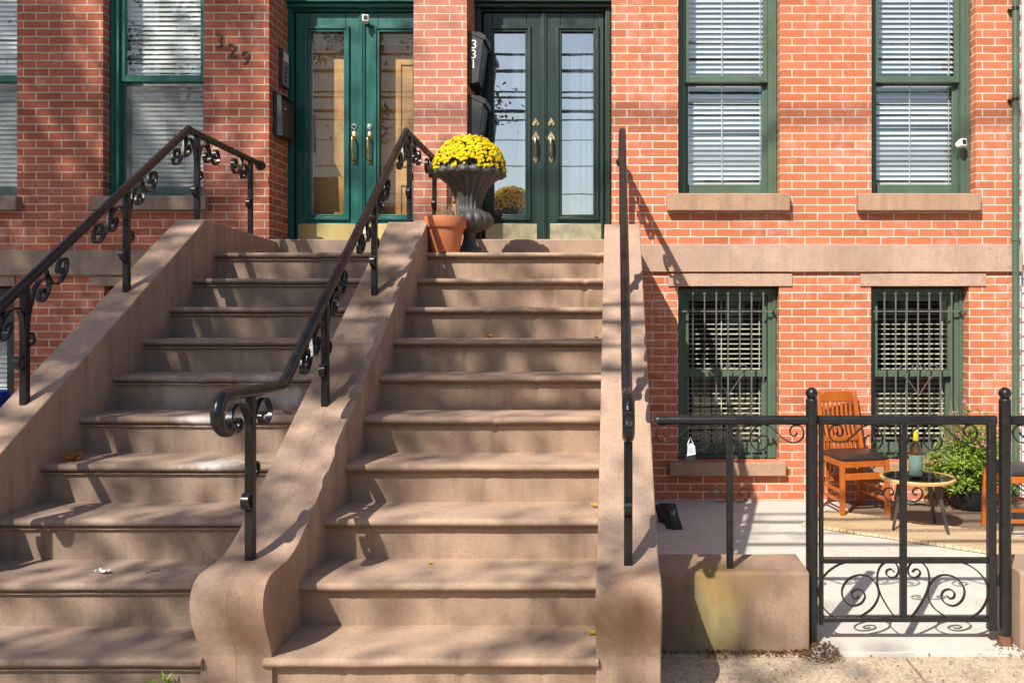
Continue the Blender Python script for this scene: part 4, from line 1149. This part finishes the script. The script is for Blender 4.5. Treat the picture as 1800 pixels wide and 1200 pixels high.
bc = Vector((2.118, 6.0, zt))
bt = thing('wine_bottle', 'amber wine bottle with yellow foil and grey green label on the table', 'bottle', bc)
k = 1.12
b = MB(); b.lathe([(.040, 0), (.046, .004), (.047, .012), (.047, .165), (.044, .185), (.033, .215), (.022, .245), (.0165, .262), (.0155, .30)], bc, 40); b.build('glass', M['bottle_glass'], bt, smooth=50)
b = MB(); b.lathe([(.0475, .014), (.0478, .016), (.0478, .158), (.0475, .16)], bc, 40); b.build('label', M['bottle_label'], bt, smooth=50)
b = MB(); b.lathe([(.0185, .258), (.0178, .27), (.0168, .315), (.0185, .318), (.0185, .332), (.016, .334)], bc, 24); b.build('foil', M['foil'], bt, smooth=40)
for lab, (gx0, gy0) in (('clear stemmed wine glass close behind the bottle', (2.265, 6.14)), ('clear stemmed wine glass near the right rim of the table', (2.325, 6.03))):
    c = Vector((gx0, gy0, zt)); t = thing('wine_glass', lab, 'wine glass', c, group='wine glasses on the patio table')
    b = MB(); b.lathe([(.034, 0), (.034, .002), (.006, .006), (.0035, .02), (.0035, .075)], c, 28); b.build('stem', M['wine_glass'], t, smooth=50)
    b = MB()
    pr = [(.004, .076), (.022, .085), (.035, .105), (.039, .13), (.036, .16), (.031, .185)]
    pr2 = pr + [(r - .0015, z) for r, z in reversed(pr)][:-1]
    b.lathe(pr2, c, 32); b.build('bowl', M['wine_glass'], t, smooth=60)

# jute rug and brown boards
def rug():
    o0 = Vector((1.36, 6.2, 0)); ux = Vector((math.cos(R(-34.7)), math.sin(R(-34.7)), 0)); uy = Vector((-ux.y, ux.x, 0))
    b = MB(); nx, ny = 60, 14; L, Wd = 2.3, .50
    for lay in (0, 1):
        vs = []
        for i in range(nx + 1):
            for j in range(ny + 1):
                u, v = i / nx * L, j / ny * Wd
                z = .006 + .011 + .008 * noise.noise((u * 3, v * 3, 1)) + .010 * max(0, noise.noise((u * 1.7, v * 2, 5)))
                vj = v + .012 * noise.noise((u * 6, 0, 2)) * (1 if j in (0, ny) else 0)
                p = ux * u + uy * vj
                vs.append((p.x, p.y, (z + .010) if lay else .006))
        fs = [(i * (ny + 1) + j, (i + 1) * (ny + 1) + j, (i + 1) * (ny + 1) + j + 1, i * (ny + 1) + j + 1) for i in range(nx) for j in range(ny)]
        if not lay: fs = [tuple(reversed(f)) for f in fs]
        b.add(vs, fs)
    n1 = (nx + 1) * (ny + 1)
    edge = [i * (ny + 1) for i in range(nx + 1)] + [nx * (ny + 1) + j for j in range(1, ny + 1)] + [i * (ny + 1) + ny for i in range(nx - 1, -1, -1)] + [j for j in range(ny - 1, 0, -1)]
    for a, c in zip(edge, edge[1:] + edge[:1]): b.f.append([a, c, c + n1, a + n1]); b.mi.append(0)
    o = b.build('jute_rug', M['jute'], None, smooth=50, local=True); o.location = o0
    return tag(o, 'pale woven jute rug lying askew on the patio under the table', 'rug')
rug()
b = MB()
for k in range(7):
    y = 6.08 + k * .132
    b.box((1.84 + random.uniform(-.004, .004) + max(0, (6.5 - y)) * .5, y, .001), (4.2, y + .127, .0125))
o = b.build('board_mat', M['mat_brown'], None, bevel=.003); tag(o, 'brown weathered board mat on the patio beneath the chairs and potted plant', 'mat')

# flowering bush in its dark pot
bc = Vector((2.80, 6.72, .012))
bu = thing('flowering_shrub', 'leafy green shrub with pink blossoms in a dark pot by the wall', 'plant', bc)
b = MB(); b.lathe([(.11, 0), (.12, .01), (.14, .15), (.15, .152), (.15, .175), (.138, .175), (.13, .15)], bc, 40); b.build('pot', M['rubber'], bu, smooth=40)
b = MB(); b.lathe([(.10, .14), (.133, .152), (.02, .165)], bc, 24); b.build('soil', M['soil'], bu)
rnd = random.Random(11); lf = MB(); st = MB(); pk = MB()
tips = []
for k in range(150):
    a = rnd.uniform(0, 6.283); sp = rnd.random() ** .6
    d = Vector((math.cos(a) * sp, math.sin(a) * sp * .62, 0))
    h = rnd.uniform(.02, .56) * (1.08 - .6 * sp ** 2)
    p0 = bc + Vector((d.x * .08, d.y * .08, .2)); p1 = bc + Vector((d.x * .26, d.y * .26, .2 + h * .65)); p2 = bc + Vector((d.x * .40, d.y * .40, .2 + h * (1.0 if sp < .7 else .6) - (.06 if h < .12 else 0)))
    P = catmull([p0, p1, p2], 5); st.tube(P, .003, 5)
    tips.append(p2)
    for q in range(44):
        f = rnd.random() ** .55; p = P[min(len(P) - 1, int(f * (len(P) - 1)))] + Vector((rnd.uniform(-.04, .04), rnd.uniform(-.04, .04), rnd.uniform(-.035, .03)))
        rot = Matrix.Rotation(rnd.uniform(0, 6.283), 3, 'Z') @ Matrix.Rotation(rnd.uniform(-1.0, .6), 3, 'Y') @ Matrix.Rotation(rnd.uniform(-.8, .8), 3, 'X')
        lf.leaf(p, rnd.uniform(.032, .062), rnd.uniform(.014, .024), rot)
for p in tips:
    if p.z > .47 and p.x < bc.x + .14 and rnd.random() < .5:
        for q in range(12):
            c = p + Vector((rnd.uniform(-.05, .05), rnd.uniform(-.04, .04), rnd.uniform(.0, .06)))
            rot = Matrix.Rotation(rnd.uniform(0, 6.283), 3, 'Z') @ Matrix.Rotation(rnd.uniform(-1.2, 0), 3, 'Y')
            for w in range(3): pk.leaf(c, .016, .012, rot @ Matrix.Rotation(w * 2.1, 3, 'Z'))
st.build('stems', M['bush'], bu, smooth=40); lf.build('foliage', M['bush'], bu, smooth='leaf'); pk.build('blossoms', M['pink'], bu, smooth='leaf')
tw = MB()
for k in range(22):
    a = rnd.uniform(0, 6.28); p0 = bc + Vector((.1 * math.cos(a) - .02, .06 * math.sin(a), .22)); p1 = p0 + Vector((rnd.uniform(-.13, .13), rnd.uniform(-.05, .05), rnd.uniform(.42, .62)))
    tw.tube(catmull([p0, (p0 + p1) / 2 + Vector((rnd.uniform(-.03, .03), 0, .03)), p1], 5), .0014, 5)
tw.build('grass_blades', M['straw'], bu, smooth=40)

# small things lying about
def crumple(name, label, cat, c, size, mat, seed, flat=.5):
    rnd = random.Random(seed); b = MB(); n = 7; vs = []; fs = []
    for i in range(n):
        for j in range(n):
            u, v = i / (n - 1) - .5, j / (n - 1) - .5
            k = noise.noise((u * 5 + seed, v * 5, seed)); 
            rr = 1 - .55 * max(0, abs(noise.noise((math.atan2(v, u) * 2.2, seed, 3))))
            vs.append((c[0] + u * size * rr, c[1] + v * size * .7 * rr, c[2] + .004 + size * flat * (abs(k) + .35 * (u * u + v * v) * 2)))
    fs = [(i * n + j, (i + 1) * n + j, (i + 1) * n + j + 1, i * n + j + 1) for i in range(n - 1) for j in range(n - 1)]
    b.add(vs, fs); o = b.build(name, mat, None, smooth='leaf'); tag(o, label, cat); return o
def on_step(x, i, back):                       # px column, step number, metres behind the nose
    y = nose_y(i) + back
    return ((x - 1080) / (1500 / y), y, tread_z(i))
def fallen_leaf(label, c, size, mat, seed, lobes=5):
    rnd = random.Random(seed); b = MB()
    for k in range(lobes):
        a = rnd.uniform(0, .5) + k * 6.283 / lobes
        rot = Matrix.Rotation(a, 3, 'Z') @ Matrix.Rotation(-rnd.uniform(.15, .8), 3, 'Y')
        b.leaf(Vector((c[0], c[1], c[2] + .004)), size * rnd.uniform(.5, .75), size * .42, rot, .35)
    o = b.build('fallen_leaf', mat, None, smooth='leaf'); return tag(o, label, 'leaf', 'fallen leaves on the stoops')
fallen_leaf('curled orange brown leaf on a low step of the left stoop', on_step(127, 7, .10), .105, M['orange_leaf'], 1, 7)
fallen_leaf('upright orange leaf on the middle of a right stoop step', on_step(861, 4, .05), .06, M['orange_leaf'], 2)
fallen_leaf('tiny brown leaf near the right end of a right stoop step', on_step(1068 - 20, 4, .05), .035, M['orange_leaf'], 3)
fallen_leaf('brown leaf behind the curl of the middle handrail', on_step(505, 6, .12), .06, M['orange_leaf'], 4)
fallen_leaf('yellow leaf scrap against the right stoop wall, higher of two', on_step(1044, 8, .22), .04, M['yellow_leaf'], 5)
fallen_leaf('yellow leaf scrap against the right stoop wall on the lowest full step', on_step(1040, 10, .24), .04, M['yellow_leaf'], 6)
fallen_leaf('small yellow petal scrap near the shaded end of a right stoop step', on_step(756, 9, .26), .025, M['yellow_leaf'], 7)
crumple('paper_scrap', 'crumpled silvery wrapper on a lower left stoop step', 'litter', on_step(181, 9, .13), .06, M['white'], 3, .35)
crumple('plastic_scrap', 'crumpled grey plastic scrap on the boards under the table', 'litter', ((1611 - 1080) / 218.5, 6.86, .0135), .17, M['steel'], 8, .22)
tw = MB(); c = Vector(on_step(268, 9, .15)); tw.tube([c + Vector((-.02, -.02, .003)), c + Vector((0, 0, .005)), c + Vector((.025, .018, .003))], .002, 6)
tag(tw.build('twig', M['bark'], None), 'short brown twig on a lower left stoop step', 'twig')

# leaning slates by the wall
def slate(label, front, s0, off, split):
    b = MB(); F = [wp(x, y, s0 + k) for (x, y), k in zip(front, (0, 0, 3, 3))]
    B = [p + Vector(off) for p in F]
    for p in F[2:] + B[2:]: p.z = max(p.z, .001)
    vs = []
    def grid(Q):
        out = []
        for i in range(5):
            for j in range(4):
                a = Q[0].lerp(Q[1], j / 3); c = Q[3].lerp(Q[2], j / 3)
                p = a.lerp(c, i / 4); p += Vector((noise.noise(p * 30), noise.noise(p * 30 + Vector((5, 0, 0))), noise.noise(p * 25) if 0 < i < 4 else 0)) * .008
                out.append(p)
        return out
    A, C = grid(F), grid(B)
    vs = A + C; fs = []
    for i in range(4):
        for j in range(3):
            a = i * 4 + j; fs.append((a, a + 1, a + 5, a + 4)); fs.append((20 + a, 20 + a + 4, 20 + a + 5, 20 + a + 1))
    rim = [0, 1, 2, 3, 7, 11, 15, 19, 18, 17, 16, 12, 8, 4]
    for a, c in zip(rim, rim[1:] + rim[:1]): fs.append((a, a + 20, c + 20, c))
    b.add(vs, fs)
    o = b.build('slate_slab', M['slate'], None, smooth=20, bevel=.002)
    return tag(o, label, 'slab', 'black slabs leaning beside the stoop')
slate('black broken slab with a pale scuff leaning in the shaded corner by the stoop', [(1172, 884), (1187, 884), (1201, 930), (1184, 934)], 243, (-.055, .05, -.01), 0)
slate('dark slab wedged behind the scuffed slab beside the stoop wall', [(1158, 888), (1170, 884), (1180, 928), (1166, 930)], 236, (-.03, .06, -.01), 0)

# weed at the foot of the left stoop
wd_ = thing('weed', 'small green weed sprouting at the foot of the left stoop steps', 'plant', (-1.78, 3.10, -.016))
b = MB(); rnd = random.Random(2); wc = Vector((wp(283, 1195, 462).x, 3.2, -.016))
wc = Vector(((283 - 1080) / 470, 1500 / 470, -.016))
for k in range(60):
    a = rnd.uniform(0, 6.283); hgt = rnd.uniform(.02, .19)
    p = wc + Vector((math.cos(a) * .03 * rnd.random(), math.sin(a) * .02, hgt))
    b.leaf(p, rnd.uniform(.025, .05), .014, Matrix.Rotation(a, 3, 'Z') @ Matrix.Rotation(rnd.uniform(-1.2, .2), 3, 'Y'))
b.build('leaves', M['bush'], wd_, smooth='leaf')
b = MB()
for k in range(5): b.tube([wc + Vector((rnd.uniform(-.01, .01), 0, 0)), wc + Vector((rnd.uniform(-.03, .03), rnd.uniform(-.02, .02), .20))], .002, 5)
b.build('stem', M['bush'], wd_)

# leaf litter along the block and gate posts
b = MB(); rnd = random.Random(21)
def litter(n, x0, x1, y0, y1, z, bias=2.0, smax=.028):
    for k in range(n):
        x = rnd.uniform(x0, x1); y = y1 - (y1 - y0) * rnd.random() ** bias
        rot = Matrix.Rotation(rnd.uniform(0, 6.283), 3, 'Z') @ Matrix.Rotation(rnd.uniform(-.6, .3), 3, 'Y') @ Matrix.Rotation(rnd.uniform(-.6, .6), 3, 'X')
        b.leaf(Vector((x, y, z + .003 + rnd.uniform(0, .012))), rnd.uniform(.008, smax), rnd.uniform(.004, .012), rot)
litter(260, .42, .92, 3.87, 3.93, -.014); litter(420, .84, 1.02, 3.80, 3.99, -.006, 1.4); litter(60, .2, .5, 3.86, 3.93, -.014)
litter(90, 1.76, 1.95, 3.84, 3.99, -.004, 1.5, .022)
litter(34, .3, 2.0, 4.3, 5.6, .001, 1.0, .02)
litter(230, .2, 2.3, 3.3, 3.9, -.016, 1.0, .014)
o = b.build('leaf_litter', M['dry_leaf'], None, smooth='leaf'); o['kind'] = 'stuff'; o['label'] = 'dry brown leaf litter along the stone block and gate posts'

# blue bin at the far left
bn = thing('recycling_bin', 'blue recycling bin barely showing at the left edge below the window', 'bin', (-4.66, 6.1, 0))
b = MB(); b.hexa([(-4.93, 5.85, 0.02), (-4.47, 5.85, 0.02), (-4.47, 6.3, 0.02), (-4.93, 6.3, 0.02), (-4.96, 5.82, .90), (-4.44, 5.82, .90), (-4.44, 6.33, .90), (-4.96, 6.33, .90)]); b.build('body', M['blue_bin'], bn, bevel=.02)
b = MB(); b.hexa([(-4.98, 5.80, .903), (-4.45, 5.80, .903), (-4.45, 6.35, .903), (-4.98, 6.35, .903), (-4.93, 5.86, .97), (-4.47, 5.86, .97), (-4.47, 6.3, .99), (-4.93, 6.3, .99)]); b.build('lid', M['blue_bin'], bn, bevel=.02)

# ------------------------------------------------------------------ street side behind the camera: tree, cables, houses opposite
rnd = random.Random(44)
tree = thing('street_tree', 'tall leafy street tree at the kerb whose shade dapples the stoops', 'tree', (-8.4, -2.2, -.02))
def dens(u, v):
    u0 = -1.9 + (3.0 - v) * .42
    d = max(0.0, min(.95, 1.05 - (u - (u0 - .9)) * .6))
    if v < -1.4: d *= max(.42, 1 - (-1.4 - v) * .45)
    if -2.75 < u < -1.7 and 1.6 < v < 3.6: d *= .5
    if -4.35 < u < -3.5 and v > 2.8: d *= .6
    if -3.05 < u < -1.95 and 2.9 < v < 4.6: d *= .3
    if v > 1.2 and u > -.25: d = 0
    if -1.05 < u < -.2 and v > .4: d *= .1
    ul = .80 - .307 * v                 # the far right stoop wall and all beyond it stand in full sun
    if u > ul: return .10 if (v < -3.25 and u < 3.7) else 0.0
    if v < -2.2 and u > .9: d = max(min(d, .26), .18)
    elif v < -2.2: d = max(min(d, .5), .36)
    elif v < .6 and u > -.8: d = max(min(d, .45), .10)
    if v > 1.9 and -1.7 < u < -.9: d = max(d, .30)
    return d
crown = MB(); centres = []
tries = 0
while len(centres) < 330 and tries < 20000:
    tries += 1
    u = rnd.uniform(-6.5, 3.6); v = rnd.uniform(-5.0, 5.6)
    if rnd.random() > dens(u, v): continue
    n_ = noise.noise((u * 1.15 + 3, v * 1.15, 8.3))
    if n_ < -.14: continue
    lo = max(11.5 if v > 0 else 14.5, (5.4 - v) / .682)
    hi = lo + (3.5 if v > 0 else 5.0)
    d = rnd.uniform(lo, hi)
    c = Vector((u, FAC, v)) + SUN * d
    if c.y > .9 and c.z < 6: continue
    centres.append(c)
    rad = rnd.uniform(.26, .50) if v > 0 else rnd.uniform(.32, .62)
    for k in range(int(44 * (rad / .35) ** 2)):
        q = Vector((rnd.gauss(0, 1), rnd.gauss(0, 1), rnd.gauss(0, .8))) * rad * .55
        rot = Matrix.Rotation(rnd.uniform(0, 6.283), 3, 'Z') @ Matrix.Rotation(rnd.uniform(-.9, .9), 3, 'Y') @ Matrix.Rotation(rnd.uniform(-.9, .9), 3, 'X')
        crown.leaf(c + q, rnd.uniform(.09, .15), rnd.uniform(.06, .10), rot, .15)
crown.build('crown', M['tree_leaf'], tree, smooth='leaf')
tk = MB()
base = Vector((-8.4, -2.2, -.02))
tk.tube(catmull([base, base + Vector((.05, 0, 2.2)), base + Vector((-.1, .1, 4.4)), base + Vector((-.2, .2, 7.0)), base + Vector((-.2, .3, 9.6)), base + Vector((0, 0, 12.5))], 5), .2, 14, True, [.24 - .008 * i for i in range(26)])
lim = [base + Vector((-.1, .1, 3.6 + .4 * i)) for i in range(21)]
for k, c in enumerate(centres):
    if k % 5: continue
    j = min(lim, key=lambda p: (p - (c - Vector((0, 0, 1.2)))).length)
    mid = (j + c) / 2 + Vector((rnd.uniform(-.3, .3), rnd.uniform(-.3, .3), .3))
    P = catmull([j, mid, c], 4); tk.tube(P, .03, 6, True, [.045 - .038 * i / (len(P) - 1) for i in range(len(P))])
tk.build('trunk', M['bark'], tree, smooth=60)

def cable(label, y, z, r, sag=.3):
    b = MB(); n = 24
    b.tube([(-22 + 44 * i / n, y, z + sag * ((2 * i / n - 1) ** 2)) for i in range(n + 1)], r, 8)
    o = b.build('overhead_cable', M['cable'], None, smooth=60); tag(o, label, 'cable', 'overhead cables along the street')
CY = 1.2
for c_, r_ in ((7.01, .022), (6.74, .030), (6.40, .016), (6.09, .028), (10.66, .034)):
    yc = -3.6 if c_ > 10 else CY
    cable('black overhead street cable, its thin shadow lying across the front', yc, c_ - 1.066 * yc, r_, .12)
for zz, r_ in ((7.35, .032), (6.95, .015), (6.75, .022), (6.2, .012), (5.5, .014), (4.75, .012)):
    cable('black overhead street cable reflected in the dark green doors', -8.0, zz, r_, .12)
pole = thing('utility_pole', 'brown utility pole across the road carrying the overhead cables', 'pole', (9, -8.2, -.14))
b = MB(); b.tube([(9, -8.2, -.14), (9, -8.2, 9)], .15, 14, True, [.17, .12]); b.build('shaft', M['bark'], pole)
b = MB(); b.box((8.92, -8.9, 8.2), (9.08, -7.4, 8.35)); b.build('cross_arm', M['bark'], pole)
for k, (xa, xb, hh, mt) in enumerate(((-19, -11.2, 6.4, 'far_brick'), (-11, -3.6, 5.3, 'far_roof'), (-3.4, 3.2, 4.6, 'far_brick'), (3.4, 12, 6.2, 'far_brick'))):
    t = thing('street_house', ('tall', 'grey', 'low', 'broad')[k] + ' house on the far side of the street, seen only reflected in glass', 'house', ((xa + xb) / 2, -17, -.14))
    b = MB(); b.box((xa, -25, -.14), (xb, -17, hh)); b.build('wall', M[mt], t, smooth=None)
    b = MB(); b.prism_x([(-17 + .3, hh + .002), (-25.3, hh + .002), (-25.3, hh + .2), (-21, hh + .9), (-16.7, hh + .2)], xa - .1, xb + .1, 1); b.build('roof', M['far_roof'], t, smooth=None)
    for q in range(int((xb - xa) / 2)):
        for zz in (.9, 3.4):
            b = MB(); b.box((xa + .6 + q * 2, -16.98, zz), (xa + 1.5 + q * 2, -16.94, zz + 1.4)); b.build('window', M['glass_up'], t, smooth=None)

# ------------------------------------------------------------------ light, sky, camera
w = bpy.data.worlds.new('World'); scene.world = w; w.use_nodes = True
nt = w.node_tree; nt.nodes.clear()
sky = nt.nodes.new('ShaderNodeTexSky'); sky.sky_type = 'NISHITA'; sky.sun_disc = False
el = math.asin(SUN.z); sky.sun_elevation = el; sky.sun_rotation = math.atan2(SUN.x, SUN.y)
sky.air_density = 1.0; sky.dust_density = 1.2; sky.ozone_density = 1.0
bg = nt.nodes.new('ShaderNodeBackground'); bg.inputs[1].default_value = .088
wo = nt.nodes.new('ShaderNodeOutputWorld')
nt.links.new(sky.outputs[0], bg.inputs[0]); nt.links.new(bg.outputs[0], wo.inputs[0])
sl = bpy.data.lights.new('sun', 'SUN'); sl.energy = 4.8; sl.angle = R(.55); sl.color = (1.0, .93, .82)
so = bpy.data.objects.new('sun', sl); COL.objects.link(so); so.location = (-6, -10, 14)
so.rotation_euler = (-SUN).to_track_quat('-Z', 'Y').to_euler()
cd = bpy.data.cameras.new('camera'); cam = bpy.data.objects.new('camera', cd); COL.objects.link(cam)
cam.location = (0, 0, CAMZ); cam.rotation_euler = (R(90), 0, 0)
cd.sensor_width = 36; cd.lens = 30.0; cd.shift_x = -.1; cd.shift_y = -50 / 1800
cd.clip_start = .05; cd.clip_end = 1000
scene.camera = cam
vs_ = scene.view_settings; scene.display_settings.display_device = 'sRGB'
vs_.view_transform = 'Standard'; vs_.look = 'None'; vs_.exposure = 0.55; vs_.gamma = 1.0
scene.cycles.use_denoising = True
scene.cycles.max_bounces = 8; scene.cycles.transparent_max_bounces = 12
